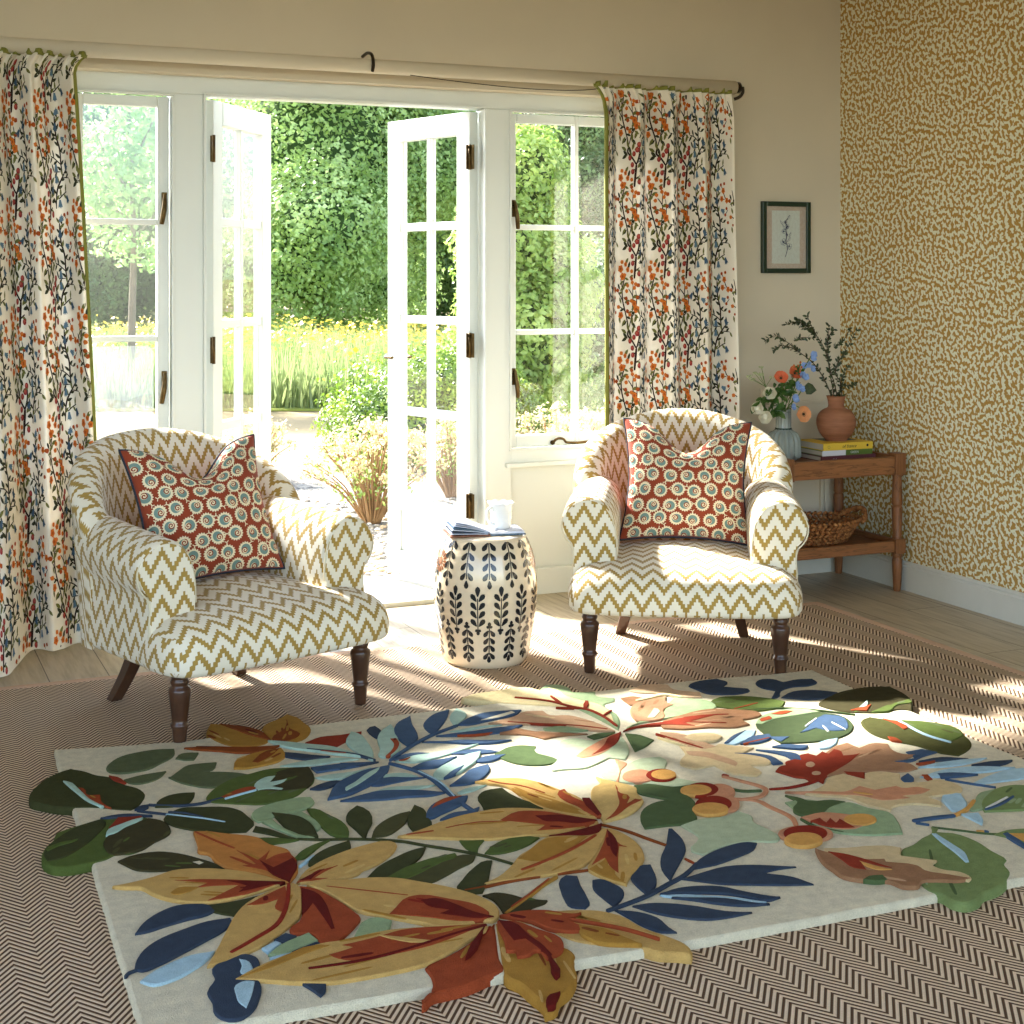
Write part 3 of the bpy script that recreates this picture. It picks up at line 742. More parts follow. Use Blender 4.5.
RUGTXT = """dkgreen 9 0 390 3900 410 3961 443 4018 487 4062 513 4074 544 4041 572 3992 598 3967 625 3891 649 3856 660 3797 644 3744 624 3708 607 3694 578 3711 549 3734 515 3756 479 3769 454 3783 417 3821 392 3854
red 2 0 595 3968 614 3947 628 3893 620 3890 601 3925
mint 3 0 481 3970 490 3963 510 3894 526 3803 550 3741 544 3736 519 3791 501 3867 485 3944
rust 2 0 511 3906 522 3896 526 3840 553 3829 550 3777 565 3722 554 3736 529 3794 516 3868
green 9 0 377 3495 390 3539 411 3575 423 3616 454 3636 492 3653 534 3669 579 3661 630 3637 660 3600 674 3539 664 3497 627 3468 584 3423 557 3413 533 3423 504 3403 478 3397 457 3394 419 3393 388 3412 376 3447
dkgreen 2 0 381 3494 415 3567 490 3640 533 3656 538 3633 510 3564 456 3485 409 3445 384 3444
dkolive 2 0 511 3462 523 3532 556 3571 606 3603 636 3618 659 3594 671 3534 662 3498 622 3463 575 3421 549 3420 520 3426
navy 3 0 529 3662 557 3669 598 3663 647 3630 595 3647 541 3654
red 3 0 538 3589 568 3648 585 3643 623 3635 618 3619 580 3608 550 3593
mint 4 0 524 3539 534 3574 569 3599 609 3619 623 3621 610 3601 574 3576 543 3544
green 3 0 387 3509 420 3539 464 3545 458 3535 417 3517 390 3496
midgreen 1 0 598 4034 613 4070 651 4115 695 4131 748 4135 793 4121 784 4074 768 4046 737 4016 700 3981 663 3972 624 3976 602 3995
midgreen 1 0 780 4040 803 4075 821 4076 848 4064 832 4026 823 4008 799 4018
midgreen 1 0 625 3923 663 3939 704 3946 739 3947 717 3907 693 3885 652 3876 635 3890
midgreen 1 0 740 3897 767 3934 800 3971 837 3972 875 3964 852 3909 805 3893 769 3889
midgreen 1 0 734 3896 764 3896 811 3901 864 3886 909 3858 933 3831 897 3806 855 3776 819 3773 777 3810 754 3844
dkgreen 1 0 663 3691 680 3735 709 3760 744 3764 774 3755 764 3721 737 3681 703 3677
navy 2 0 614 3691 634 3711 652 3711 647 3691 628 3678
green 1 0 790 3697 806 3735 841 3782 884 3819 935 3838 991 3855 1040 3842 1090 3829 1080 3742 1063 3701 1033 3667 1004 3633 957 3609 907 3605 864 3627 822 3653 797 3671
dkolive 2 0 925 3745 956 3780 1038 3835 1088 3825 1079 3742 1063 3704 1034 3670 984 3673 939 3692 917 3702
mint 3 0 919 3732 945 3776 969 3790 989 3787 963 3745 1011 3753 995 3731 960 3714 983 3688 976 3679 941 3699 921 3700
rust 3 0 825 3689 849 3709 878 3727 909 3733 922 3723 912 3704 870 3692 837 3679
ltblue 4 6 831 3671 868 3685 917 3702
navy 2 7 652 3712 686 3690 721 3675 768 3669 819 3684 850 3693
navy 2 6 619 3682 656 3651 692 3621
dkgreen 1 0 668 3605 685 3633 718 3658 772 3645 828 3618 849 3585 856 3544 857 3481 847 3466 829 3442 778 3459 734 3488 700 3520 678 3551
ltblue 2 7 679 3629 715 3599 755 3565 797 3521
navy 3 6 686 3640 719 3618 756 3570
dkgreen 1 0 843 3440 857 3470 877 3448 902 3401 926 3352 910 3362 875 3404
green 1 0 841 3395 866 3387 928 3344 905 3341 878 3343 859 3342
sage 1 0 862 3520 879 3570 909 3593 957 3609 1004 3615 1031 3606 1030 3569 1012 3540 973 3522 923 3515 889 3495 869 3490
sage 2 0 877 3486 905 3502 907 3473 922 3406 964 3339 942 3344 911 3397
sage 2 0 948 3511 981 3518 995 3462 994 3394 981 3380 979 3442 962 3484
dkgreen 3 0 913 3533 937 3516 967 3482 980 3428 974 3343 946 3356 922 3406 916 3469
green 3 0 998 3525 1015 3517 1034 3466 1051 3410 1048 3344 1035 3310 1012 3327 998 3392 995 3448
dkgreen 3 0 1115 3496 1126 3476 1117 3381 1093 3338 1068 3283 1066 3350 1064 3419 1081 3460
dkgreen 2 7 926 3352 974 3326 1041 3301 1089 3276 1146 3236
dkgreen 2 7 1097 3273 1143 3240 1180 3199 1244 3133 1282 3086 1326 3012
green 2 0 886 3238 914 3275 959 3305 994 3315 964 3290 931 3255 901 3231
dkgreen 2 0 908 3198 935 3240 977 3272 1033 3292 1018 3241 991 3216 935 3192 907 3187
ltblue 3 7 886 3190 932 3236
ochre 9 0 910 4257 934 4318 957 4304 1003 4257 1045 4198 1056 4106 1035 4068 984 4062 937 4092 915 4139 903 4211
rustbrown 2 0 956 4298 1003 4257 1045 4198 1056 4087 1020 4141 984 4225
ochre 9 0 1062 4221 1082 4253 1125 4286 1162 4323 1183 4282 1188 4217 1192 4174 1171 4104 1138 4060 1101 4048 1069 4072 1054 4145
rustbrown 2 0 1061 4104 1112 4169 1146 4256 1132 4170 1145 4115 1101 4067 1068 4066
rustbrown 2 0 818 4116 875 4106 957 4064 1033 4040 1070 4034 1020 4009 960 4008 901 4052 845 4090
ochre 2 0 904 3893 924 3954 966 3988 1013 4003 1063 4009 1056 3940 1024 3901 978 3887 930 3882
rustbrown 3 0 960 3920 1016 3993 1056 4003 1022 3954 973 3906
red 1 0 1136 4033 1191 4066 1246 4061 1288 4066 1312 4068 1299 4038 1258 4008 1206 3965 1169 3990
mint 3 0 1045 4088 1087 4058 1136 4014 1186 3974 1223 3912 1246 3848 1193 3889 1135 3950 1083 4000 1060 4038
navy 2 0 1030 3987 1073 3964 1126 3918 1166 3888 1106 3886 1062 3923 1043 3954
mint 1 0 1021 3868 1072 3880 1126 3882 1192 3866 1232 3836 1184 3840 1113 3836 1062 3846
rust 4 5 1153 3937 1210 3890
navy 4 5 1123 3968 1181 3921 1239 3860 1265 3804
mint 3 0 1240 3987 1281 4070 1294 4050 1295 3963 1283 3876 1260 3806 1249 3838 1240 3895
blue 2 0 1092 3820 1151 3820 1203 3814 1255 3791 1203 3780 1149 3778 1095 3776
mint 1 0 1080 3742 1119 3749 1182 3747 1238 3756 1189 3736 1143 3706 1099 3717
navy 2 0 1044 3662 1079 3686 1123 3694 1136 3685 1096 3655 1068 3648
blue 3 0 1063 3570 1114 3666 1171 3714 1222 3742 1287 3750 1262 3699 1210 3640 1163 3606 1118 3579 1097 3575
mint 4 0 1120 3609 1164 3660 1220 3718 1258 3743 1248 3722 1206 3675 1160 3631 1122 3601
blue 2 0 1089 3550 1145 3568 1200 3579 1247 3566 1313 3532 1349 3502 1314 3494 1253 3510 1199 3514 1134 3532
mint 1 0 1174 3578 1237 3597 1285 3584 1347 3565 1296 3556 1238 3569
blue 1 0 1194 3624 1229 3665 1262 3669 1298 3650 1344 3630 1295 3627 1251 3622 1212 3616
mint 1 0 1229 3681 1259 3692 1308 3679 1328 3645 1280 3659
navy 2 0 1173 3823 1222 3807 1271 3792 1225 3783 1159 3778
blue 3 10 1302 3792 1357 3848 1425 3911 1490 3959 1581 4009
blue 3 11 1292 3771 1335 3692 1353 3610 1354 3530 1357 3468 1360 3385 1365 3346
ltblue 4 5 1339 3674 1361 3575 1356 3460
navy 1 0 1343 4093 1362 4099 1365 4053 1332 3980 1327 4011
mint 2 0 1329 3981 1367 4052 1408 4095 1400 4018 1381 3949 1369 3898 1322 3828 1292 3820 1286 3835 1307 3889
rust 3 0 1360 3962 1379 3960 1372 3915 1345 3862 1307 3816 1299 3824 1333 3868 1355 3914
blue 3 0 1395 4030 1435 4103 1486 4144 1461 4051 1457 4023 1418 3914 1386 3890 1383 3939
blue 1 0 1494 4057 1524 4106 1568 4150 1618 4168 1576 4083 1513 3989 1487 3951 1485 4011
mint 1 0 1591 4098 1642 4172 1651 4118 1626 4062 1584 4018 1574 4022
blue 2 0 1582 4013 1631 4059 1700 4093 1761 4088 1813 4076 1777 4038 1715 4023 1667 4012 1620 4002
cream 3 0 1659 4022 1712 4045 1778 4069 1781 4053 1716 4026
mint 1 0 1540 3967 1591 3975 1653 3978 1703 3966 1635 3965 1570 3954
blue 2 0 1489 3941 1537 3943 1601 3940 1662 3943 1711 3942 1755 3937 1706 3904 1655 3897 1598 3903 1534 3921
rust 3 7 1545 3918 1592 3903 1645 3901
blue 2 0 1435 3907 1486 3888 1541 3879 1590 3854 1671 3823 1621 3816 1558 3834 1494 3877
mint 1 0 1311 3780 1353 3805 1405 3809 1480 3813 1532 3827 1581 3833 1535 3807 1473 3780 1415 3760 1356 3751
blue 2 0 1311 3797 1354 3823 1393 3823 1420 3803 1375 3804 1328 3781
rust 3 0 1321 3775 1359 3790 1336 3772
blue 2 0 1333 3710 1380 3741 1431 3745 1478 3750 1445 3721 1399 3690 1358 3696
mint 3 0 1366 3637 1394 3675 1449 3719 1509 3755 1552 3763 1531 3719 1475 3657 1419 3614 1376 3600 1360 3607
blue 1 0 1473 3780 1519 3796 1579 3773 1601 3742 1546 3748
blue 4 0 1381 3598 1426 3644 1466 3669 1447 3643 1404 3604
blue 2 0 1507 3694 1546 3721 1605 3713 1545 3677 1513 3683
blue 2 0 1376 3544 1428 3594 1481 3645 1531 3658 1523 3627 1483 3570 1451 3543 1415 3535
mint 1 0 1376 3490 1404 3508 1465 3513 1417 3487 1382 3479
olive 1 0 1085 3292 1112 3346 1156 3389 1198 3412 1224 3415 1192 3352 1161 3318 1122 3289
dkgreen 2 0 1198 3363 1247 3449 1259 3414 1248 3355 1247 3328 1230 3294 1205 3279 1186 3280 1188 3326
blue 3 0 1241 3351 1259 3393 1293 3436 1343 3459 1390 3453 1368 3418 1331 3390 1287 3366 1250 3347
rust 4 0 1274 3400 1297 3434 1343 3459 1374 3452 1333 3433 1294 3413
blue 2 0 1269 3332 1315 3361 1350 3360 1388 3372 1360 3334 1312 3327
dkgreen 1 0 1412 3443 1444 3475 1493 3477 1496 3422 1518 3352 1544 3319 1524 3298 1458 3313 1384 3331 1397 3376
forest 1 0 1580 3733 1603 3750 1636 3772 1678 3772 1711 3748 1689 3694 1708 3659 1738 3637 1690 3596 1641 3601 1600 3636 1584 3678
green 1 0 1288 3101 1322 3136 1371 3160 1419 3156 1441 3136 1396 3104 1349 3087 1302 3089
green 1 0 1264 3194 1293 3181 1319 3174 1289 3138 1277 3113 1263 3131 1261 3163
olive 1 0 1070 3036 1121 3063 1151 3073 1198 3100 1241 3112 1266 3098 1246 3067 1204 3044 1156 3013 1118 2996 1090 3005
dkgreen 1 0 1160 2944 1187 2983 1232 3032 1276 3060 1288 3055 1263 3007 1239 2960 1202 2904 1181 2908
dkgreen 1 0 999 3070 1042 3121 1101 3161 1156 3186 1181 3188 1155 3143 1118 3105 1069 3068 1037 3054
green 2 0 1037 3054 1095 3092 1159 3117 1227 3124 1225 3106 1175 3086 1115 3048 1074 3032
dkolive 1 0 1196 2891 1225 2894 1254 2871 1273 2841 1289 2829 1311 2814 1300 2803 1270 2795 1245 2781 1220 2782 1200 2785 1207 2833 1207 2864
gold 3 0 1140 3267 1196 3282 1256 3310 1313 3330 1367 3338 1427 3338 1472 3322 1513 3296 1548 3259 1579 3217 1608 3170 1601 3152 1544 3146 1477 3133 1421 3151 1352 3162 1301 3178 1245 3209 1181 3242
rust 4 0 1395 3263 1457 3299 1502 3284 1542 3248 1601 3166 1588 3151 1535 3148 1448 3166 1480 3192 1436 3229
maroon 5 0 1482 3253 1536 3236 1606 3167 1554 3166 1517 3196 1492 3207
rust 4 7 1161 3265 1189 3263 1227 3262
rust 4 7 1259 3268 1340 3273 1393 3257 1474 3233
gold 3 0 1444 3541 1484 3548 1514 3540 1543 3531 1578 3499 1601 3454 1619 3399 1637 3345 1639 3285 1628 3189 1611 3197 1582 3223 1548 3259 1521 3314 1511 3385 1509 3455 1494 3493 1470 3514
ochre 4 0 1509 3455 1552 3382 1586 3308 1604 3235 1612 3199 1583 3225 1549 3262 1522 3317 1512 3388
rust 5 0 1609 3388 1628 3395 1622 3337 1634 3286 1628 3189 1615 3195 1605 3270 1592 3320
maroon 6 0 1638 3315 1655 3307 1631 3195 1619 3193 1623 3263
rust 4 6 1478 3532 1498 3502 1536 3466 1571 3389
palegold 3 0 1683 3356 1705 3384 1729 3398 1745 3452 1760 3416 1788 3372 1801 3335 1785 3303 1774 3248 1751 3221 1689 3176 1652 3165 1618 3159 1629 3202 1652 3279
rust 4 0 1730 3304 1709 3254 1676 3211 1625 3163 1665 3180 1718 3221 1771 3249 1757 3263 1723 3240 1755 3294 1745 3313 1761 3368
gold 3 0 1599 3122 1606 3112 1566 3057 1499 2974 1447 2938 1394 2926 1331 2931 1273 2934 1221 2940 1262 2961 1314 3007 1352 3051 1386 3073 1448 3122 1491 3129 1569 3135
ochre 4 0 1339 3032 1384 3068 1449 3115 1541 3088 1493 3051 1423 3008 1372 3000
rust 5 9 1560 3086 1488 3041 1394 2996 1321 2970
maroon 5 0 1458 3124 1510 3127 1576 3138 1606 3146 1574 3099 1544 3093 1506 3109
gold 3 0 1606 3119 1616 3108 1628 3063 1627 3005 1618 2966 1593 2916 1561 2882 1511 2835 1496 2814 1480 2838 1463 2879 1456 2916 1504 2979 1562 3053
rust 4 0 1603 3114 1597 3063 1588 3016 1594 2995 1580 3007 1547 2948 1507 2871 1505 2895 1519 2960 1472 2933 1522 2995 1564 3052
maroon 5 0 1600 3108 1599 3076 1573 2998 1543 2950 1545 2973 1574 3048
ochre 4 0 1457 2918 1514 2950 1502 2890 1496 2842 1497 2817 1481 2840 1464 2881
rustbrown 2 7 1607 3152 1641 3097 1663 3035 1685 2977
rust 1 7 1685 2894 1691 2861
rustbrown 2 6 1172 2928 1221 2929 1273 2934 1386 2929 1458 2921
ochre 2 10 1205 2788 1271 2837 1341 2893 1380 2915
rust 3 4 1227 2809 1286 2851 1358 2908
navy 2 11 1400 2719 1452 2732 1513 2752 1578 2784 1638 2814 1695 2859
navy 1 0 1740 3065 1748 3061 1736 2990 1712 2937 1668 2883 1615 2824 1594 2799 1608 2862 1638 2920 1681 2975
navy 1 0 1523 2847 1579 2898 1598 2893 1572 2820 1550 2785 1513 2752 1514 2796
navy 1 0 1443 2871 1459 2870 1477 2833 1480 2799 1464 2768 1423 2729 1421 2777 1424 2829
navy 1 0 1382 2903 1402 2917 1423 2902 1409 2858 1395 2799 1382 2762 1365 2747 1342 2764 1346 2809 1357 2847
navy 1 0 1670 2835 1700 2869 1747 2897 1812 2919 1865 2921 1882 2907 1852 2876 1791 2853 1731 2837
navy 1 0 1620 2799 1673 2810 1744 2820 1800 2805 1852 2776 1885 2755 1841 2760 1798 2756 1848 2711 1865 2661 1812 2680 1737 2715 1682 2744 1651 2772
navy 2 0 1538 2747 1587 2758 1638 2749 1675 2730 1707 2689 1746 2645 1762 2633 1725 2628 1704 2653 1669 2689 1627 2713 1582 2733
ltblue 1 0 1536 2743 1587 2726 1622 2705 1676 2670 1723 2624 1699 2632 1654 2664 1598 2697 1550 2727
navy 2 0 1552 2722 1600 2700 1654 2673 1698 2629 1723 2613 1675 2624 1629 2654 1587 2694
navy 1 0 1458 2719 1495 2718 1535 2700 1580 2665 1622 2621 1668 2594 1605 2593 1564 2601 1522 2630 1488 2665
navy 1 0 1416 2716 1456 2689 1479 2649 1478 2600 1481 2574 1453 2587 1434 2624 1425 2672
gold 4 0 872 3081 912 3086 956 3074 1006 3064 1059 3039 1098 3001 1136 2960 1170 2913 1193 2860 1198 2811 1187 2781 1166 2762 1150 2769 1095 2767 1058 2779 1029 2812 978 2867 932 2917 916 2971 903 3024
rust 5 0 1003 2892 1048 2934 1073 2934 1122 2891 1163 2842 1167 2780 1155 2770 1094 2787 1056 2818 983 2870
maroon 6 0 1063 2906 1096 2903 1123 2860 1145 2809 1173 2772 1141 2776 1108 2801 1077 2829 1102 2838 1070 2867
rust 5 5 907 3055 986 2993 1050 2942
gold 4 0 635 2722 664 2743 724 2773 774 2791 828 2802 862 2798 912 2804 965 2805 1022 2792 1077 2775 1146 2758 1146 2740 1088 2699 1026 2663 973 2638 917 2633 856 2634 798 2639 745 2659 676 2700
ochre 5 0 641 2721 722 2765 814 2796 834 2783 774 2764 707 2737
rust 5 0 819 2745 873 2757 855 2774 937 2784 981 2793 1057 2777 1143 2751 1077 2723 1013 2704 927 2697 869 2696 831 2722
maroon 6 8 769 2705 869 2696 966 2707 1060 2730 1145 2745
gold 6 0 930 2787 969 2760 1019 2720 996 2721 949 2760
rust 9 0 1139 2743 1169 2759 1152 2709 1118 2614 1104 2563 1064 2551 1023 2536 987 2532 948 2529 925 2509 921 2509 955 2550 968 2593 971 2634 1026 2663 1088 2699
maroon 5 0 1146 2749 1122 2712 1067 2636 1052 2627 1071 2661 1109 2709 1132 2736
ochre 9 0 1169 2759 1202 2740 1232 2693 1252 2646 1250 2610 1255 2599 1254 2563 1240 2543 1224 2498 1203 2466 1180 2443 1157 2429 1129 2395 1109 2392 1116 2416 1112 2457 1108 2508 1097 2537 1106 2576 1132 2652 1157 2726
rust 5 0 1171 2753 1202 2740 1230 2689 1255 2634 1250 2610 1227 2575 1193 2563 1196 2597 1186 2602 1169 2591 1145 2593 1152 2617 1135 2624 1151 2672 1161 2724
maroon 6 0 1174 2755 1196 2736 1203 2667 1210 2609 1203 2559 1189 2497 1176 2486 1175 2495 1196 2562 1196 2597 1189 2655 1165 2656 1168 2702
maroon 5 0 1118 2407 1137 2434 1161 2437 1142 2413 1126 2392 1115 2394
gold 9 0 1184 2778 1230 2788 1285 2774 1316 2765 1339 2758 1389 2733 1419 2695 1434 2624 1461 2569 1474 2531 1470 2496 1458 2480 1437 2497 1396 2524 1393 2534 1356 2559 1315 2586 1275 2627 1260 2666 1250 2699 1224 2735
rust 5 0 1187 2778 1235 2779 1287 2760 1324 2726 1344 2723 1305 2705 1313 2677 1339 2651 1303 2648 1275 2660 1252 2684 1234 2728
rust 5 6 1307 2709 1354 2664 1395 2617 1431 2556
ochre 5 0 1311 2673 1351 2641 1372 2589 1388 2547 1357 2561 1315 2588 1299 2631
orange 4 0 714 3482 727 3479 782 3439 843 3386 857 3335 886 3291 886 3242 876 3164 841 3109 834 3112 805 3166 765 3210 738 3242 722 3290 716 3341 701 3354 706 3395
rust 5 0 779 3326 794 3295 809 3252 847 3296 825 3245 857 3267 884 3268 888 3217 842 3111 817 3178 770 3234 800 3232
maroon 6 0 812 3245 830 3196 883 3231 883 3196 841 3108 819 3155
rust 5 7 717 3474 747 3403 777 3339
gold 4 0 493 3239 528 3242 584 3255 625 3272 682 3261 735 3231 791 3178 834 3112 787 3096 743 3084 700 3076 656 3079 616 3102 586 3131 564 3167 547 3207 517 3222
rust 5 0 618 3214 669 3198 722 3174 781 3140 829 3112 765 3090 700 3078 660 3081 709 3115 738 3134 691 3149 648 3157 680 3171
maroon 6 0 720 3164 777 3139 833 3109 767 3100 729 3095 752 3123
ochre 5 0 598 3152 618 3171 660 3157 623 3136 603 3139
dkgreen 1 0 655 3075 699 3071 766 3079 829 3095 784 3082 732 3041 698 3000 669 3028 655 3054
gold 3 0 834 3104 849 3106 856 3094 845 3023 814 2934 775 2893 739 2861 710 2837 671 2818 618 2797 599 2797 625 2847 669 2939 697 2995 733 3045 784 3082
rust 4 0 780 3067 829 3095 819 3034 794 2963 780 2989 796 3034 761 3023 730 3031
redbrown 5 10 838 3101 799 2981 761 2913 711 2873 652 2831
gold 3 0 855 3105 890 3158 930 3193 985 3224 1047 3246 1113 3249 1123 3232 1108 3194 1077 3159 1025 3122 1010 3117 990 3097 943 3089 900 3088
rust 4 0 857 3104 895 3133 935 3150 964 3155 925 3131 897 3109 924 3097 889 3096
maroon 5 0 863 3108 889 3124 930 3146 900 3119 887 3102
rust 3 0 856 3083 877 3068 900 3015 924 2916 928 2884 908 2854 871 2813 835 2773 824 2760 821 2816 816 2855 783 2865 782 2889 809 2916 837 2995
maroon 4 0 857 3071 878 3041 883 2975 877 2926 865 2853 857 2852 858 2915 858 2986 830 2947 822 2940
navy 1 0 743 2859 772 2880 789 2858 760 2838
ltblue 2 0 712 2831 744 2850 752 2837 718 2807
sage 2 0 716 2799 747 2830 814 2861 822 2820 778 2803 736 2790
navy 1 0 761 2797 817 2818 825 2810 777 2785
ltblue 2 6 716 2785 759 2789
sage 2 0 890 2809 944 2877 960 2875 983 2850 956 2804 918 2797
navy 2 0 743 2663 784 2641 773 2613 762 2602 755 2629
navy 2 0 499 2994 522 3037 560 3075 599 3094 637 3087 659 3073 667 3038 649 3026 608 3019 559 3006 522 2994
navy 2 0 472 2840 484 2882 515 2931 545 2955 592 2977 642 2994 688 2991 687 2970 665 2941 624 2911 567 2872 517 2841 486 2829
navy 2 6 452 2819 461 2832 477 2838
ltblue 2 0 474 2789 493 2809 535 2838 582 2857 627 2855 605 2825 569 2793 529 2769 496 2763
navy 2 0 606 2785 640 2814 679 2819 693 2800 692 2765 676 2730 674 2681 660 2639 640 2601 622 2583 607 2578 585 2587 574 2615 579 2659 578 2698 603 2745
ltblue 3 0 660 2801 672 2791 677 2763 667 2733 654 2731 649 2741 658 2771
ltblue 3 0 630 2700 653 2710 667 2700 649 2651 628 2606 620 2633 622 2663
dkolive 1 0 526 3382 554 3400 619 3402 661 3371 695 3326 721 3284 734 3244 697 3252 639 3281 591 3294 557 3315 538 3353
cream 2 0 676 3308 692 3309 699 3294 687 3287
dkgreen 1 0 597 3257 616 3272 605 3254
sage 9 0 1951 4251 1995 4304 2037 4290 2052 4235 2038 4193 2108 4170 2091 4123 2131 4083 2111 4045 2070 4030 2060 3935 2026 3845 1986 3782 1979 3928 1961 4089 1942 4188
paleyellow 9 0 1697 4272 1748 4301 1827 4304 1885 4315 1938 4297 1958 4252 1994 4272 2011 4236 2008 4159 2028 4104 2055 4052 2056 3976 2028 3886 1990 3800 1993 3880 1988 3984 1954 4047 1882 4101 1814 4152 1737 4213
red 3 10 1846 4202 1926 4126 1965 4042 1994 3997 2005 3928 1998 3817
red 3 10 1954 4171 1948 4076
red 3 8 1915 4053 1963 4025
red 3 16 2030 4076 1991 4009
red 3 8 2003 3918 2054 3960
tan 2 0 1670 3991 1712 4003 1755 4016 1815 4053 1866 4038 1868 3987 1915 3967 1945 3911 1967 3830 1972 3778 1926 3798 1887 3845 1842 3905 1775 3935 1723 3957
brown 1 0 1674 3914 1724 3917 1763 3869 1821 3834 1890 3788 1805 3802 1759 3794 1733 3843 1661 3885
red 3 8 1725 3977 1800 3923 1895 3862 1957 3798
sage 2 0 1795 3885 1844 3884 1905 3817 1853 3824 1794 3856
forest 1 0 1878 3770 1918 3782 1968 3770 1926 3749 1884 3739
palesage 1 0 1692 3720 1733 3739 1768 3724 1800 3766 1848 3764 1860 3740 1890 3727 1973 3768 1960 3696 1914 3587 1881 3548 1850 3579 1800 3549 1749 3528 1708 3538 1665 3543 1670 3571 1713 3621 1691 3684
peach 2 0 1770 3623 1817 3665 1882 3711 1936 3745 1983 3763 1940 3705 1881 3638 1815 3603 1779 3601
red 3 0 1814 3612 1881 3674 1932 3737 1983 3763 1928 3682 1867 3634
forest 1 0 1989 3751 2015 3730 2036 3667 1981 3621 1938 3598 1958 3659
sage 1 0 2006 3783 2053 3813 2123 3823 2200 3832 2287 3840 2362 3869 2373 3942 2329 3984 2296 4010 2248 3963 2167 3867 2087 3839
brown 1 0 2142 4066 2185 4070 2208 4037 2162 3978 2133 3991
tan2 2 0 2114 3955 2161 4001 2225 4018 2279 4029 2248 3963 2254 3938 2202 3906 2159 3829 2103 3822 2072 3835 2088 3902
palesage 3 0 2114 3848 2180 3926 2186 3913 2133 3840
paleyellow 3 16 2171 4019 2219 4032 2287 4044 2315 3997
palepeach 1 0 2205 4132 2281 4171 2349 4142 2339 4086 2397 4025 2375 3976 2301 4008 2267 4070 2217 4103
red 3 0 1992 3769 2064 3798 2135 3798 2221 3812 2310 3794 2192 3762 2204 3727 2121 3773 2045 3786
brown 2 0 2120 3784 2215 3836 2340 3856 2405 3817 2447 3777 2441 3747 2389 3728 2362 3729 2358 3680 2301 3674 2235 3703 2159 3716 2112 3747
red 3 8 2213 3809 2289 3803 2352 3786
red 3 8 2207 3766 2301 3715
green 1 0 2335 3892 2422 3955 2496 3939 2559 3884 2585 3838 2539 3791 2452 3785 2410 3793 2389 3846
rust 2 8 2399 3830 2497 3854
navy 1 0 2403 4106 2463 4141 2527 4139 2540 4095 2496 4053 2557 4002 2551 3981 2497 3964 2449 3978 2411 4007 2405 4056
navy 1 0 2616 4050 2656 4077 2691 4062 2700 4020 2758 4030 2808 4016 2800 3977 2750 3954 2699 3964 2640 3942 2586 3883 2564 3882 2623 3949 2602 3994
navy 1 0 2597 3878 2667 3918 2722 3913 2770 3878 2789 3853 2729 3821 2660 3824 2624 3855
dkolive 9 0 2653 3764 2712 3817 2783 3856 2854 3872 2934 3869 2985 3847 2979 3782 2960 3720 2915 3649 2878 3604 2856 3626 2797 3624 2744 3637 2691 3670 2661 3716
green 2 0 2751 3637 2847 3679 2946 3703 2929 3670 2874 3667 2804 3623
mint 3 0 2748 3689 2813 3738 2797 3712 2758 3684
rust 3 0 2708 3678 2750 3688 2799 3700 2748 3652
forest2 1 0 2378 3681 2415 3717 2484 3750 2576 3764 2617 3703 2652 3655 2643 3586 2609 3530 2550 3486 2478 3469 2406 3478 2344 3500 2348 3584
sage 2 0 2378 3681 2420 3725 2506 3762 2585 3756 2617 3703 2531 3698 2462 3696 2389 3666
rust 3 0 2406 3704 2452 3722 2447 3699 2401 3685
rust 3 0 2468 3736 2525 3749 2543 3735 2491 3719
blue 2 0 2442 3553 2502 3597 2566 3650 2610 3673 2643 3642 2618 3566 2577 3523 2536 3532 2511 3572 2460 3555
white 3 6 2492 3597 2564 3647
white 3 6 2540 3580 2522 3528
white 3 6 2583 3597 2577 3523
forest 2 6 2447 3798 2533 3783 2600 3738 2695 3637
dkolive2 9 0 2689 3597 2722 3608 2757 3563 2797 3533 2855 3483 2882 3430 2863 3359 2839 3302 2804 3261 2763 3234 2722 3216 2691 3251 2674 3327 2642 3388 2625 3453 2637 3517
green 2 0 2771 3544 2853 3480 2879 3427 2855 3353 2783 3321 2762 3394 2770 3489
rust 3 0 2742 3570 2762 3524 2752 3467 2732 3460 2745 3511
ltblue 4 7 2775 3549 2764 3482 2756 3387 2775 3311
rust 3 0 2647 3424 2659 3410 2655 3370 2637 3390
ltblue 1 0 2200 3563 2262 3612 2317 3637 2345 3629 2313 3590 2259 3556 2216 3537
blue 2 0 2200 3563 2262 3612 2317 3637 2268 3600 2207 3554
blue 2 0 2235 3538 2308 3582 2358 3580 2348 3555 2284 3526
rust 3 7 2243 3531 2336 3547
blue 2 0 2343 3557 2394 3535 2349 3507
ltblue 1 0 2438 3459 2473 3472 2514 3473 2478 3432 2423 3410 2411 3415
blue 2 0 2302 3481 2334 3485 2398 3448 2374 3431 2328 3457
palecream 1 0 2007 3475 2054 3526 2073 3590 2143 3541 2181 3562 2251 3494 2195 3464 2234 3429 2231 3377 2213 3359 2161 3373 2160 3315 2129 3295 2086 3331 2076 3411 2013 3404 1996 3446
blue 2 0 2175 3473 2224 3451 2254 3412 2251 3352 2222 3355 2230 3404 2207 3444
blue 2 0 2247 3478 2296 3447 2330 3405 2317 3349 2288 3352 2292 3404
tan 2 0 2084 3719 2125 3691 2149 3613 2162 3542 2120 3533 2083 3586 2069 3648
tan 2 0 2062 3540 2106 3521 2133 3464 2141 3399 2121 3377 2102 3434 2085 3476 2055 3507
palecream 3 0 2118 3646 2154 3665 2217 3642 2223 3610 2182 3584 2130 3603
red 3 9 2065 3708 2096 3608 2119 3542
paleyellow 3 7 2054 3678 2088 3574
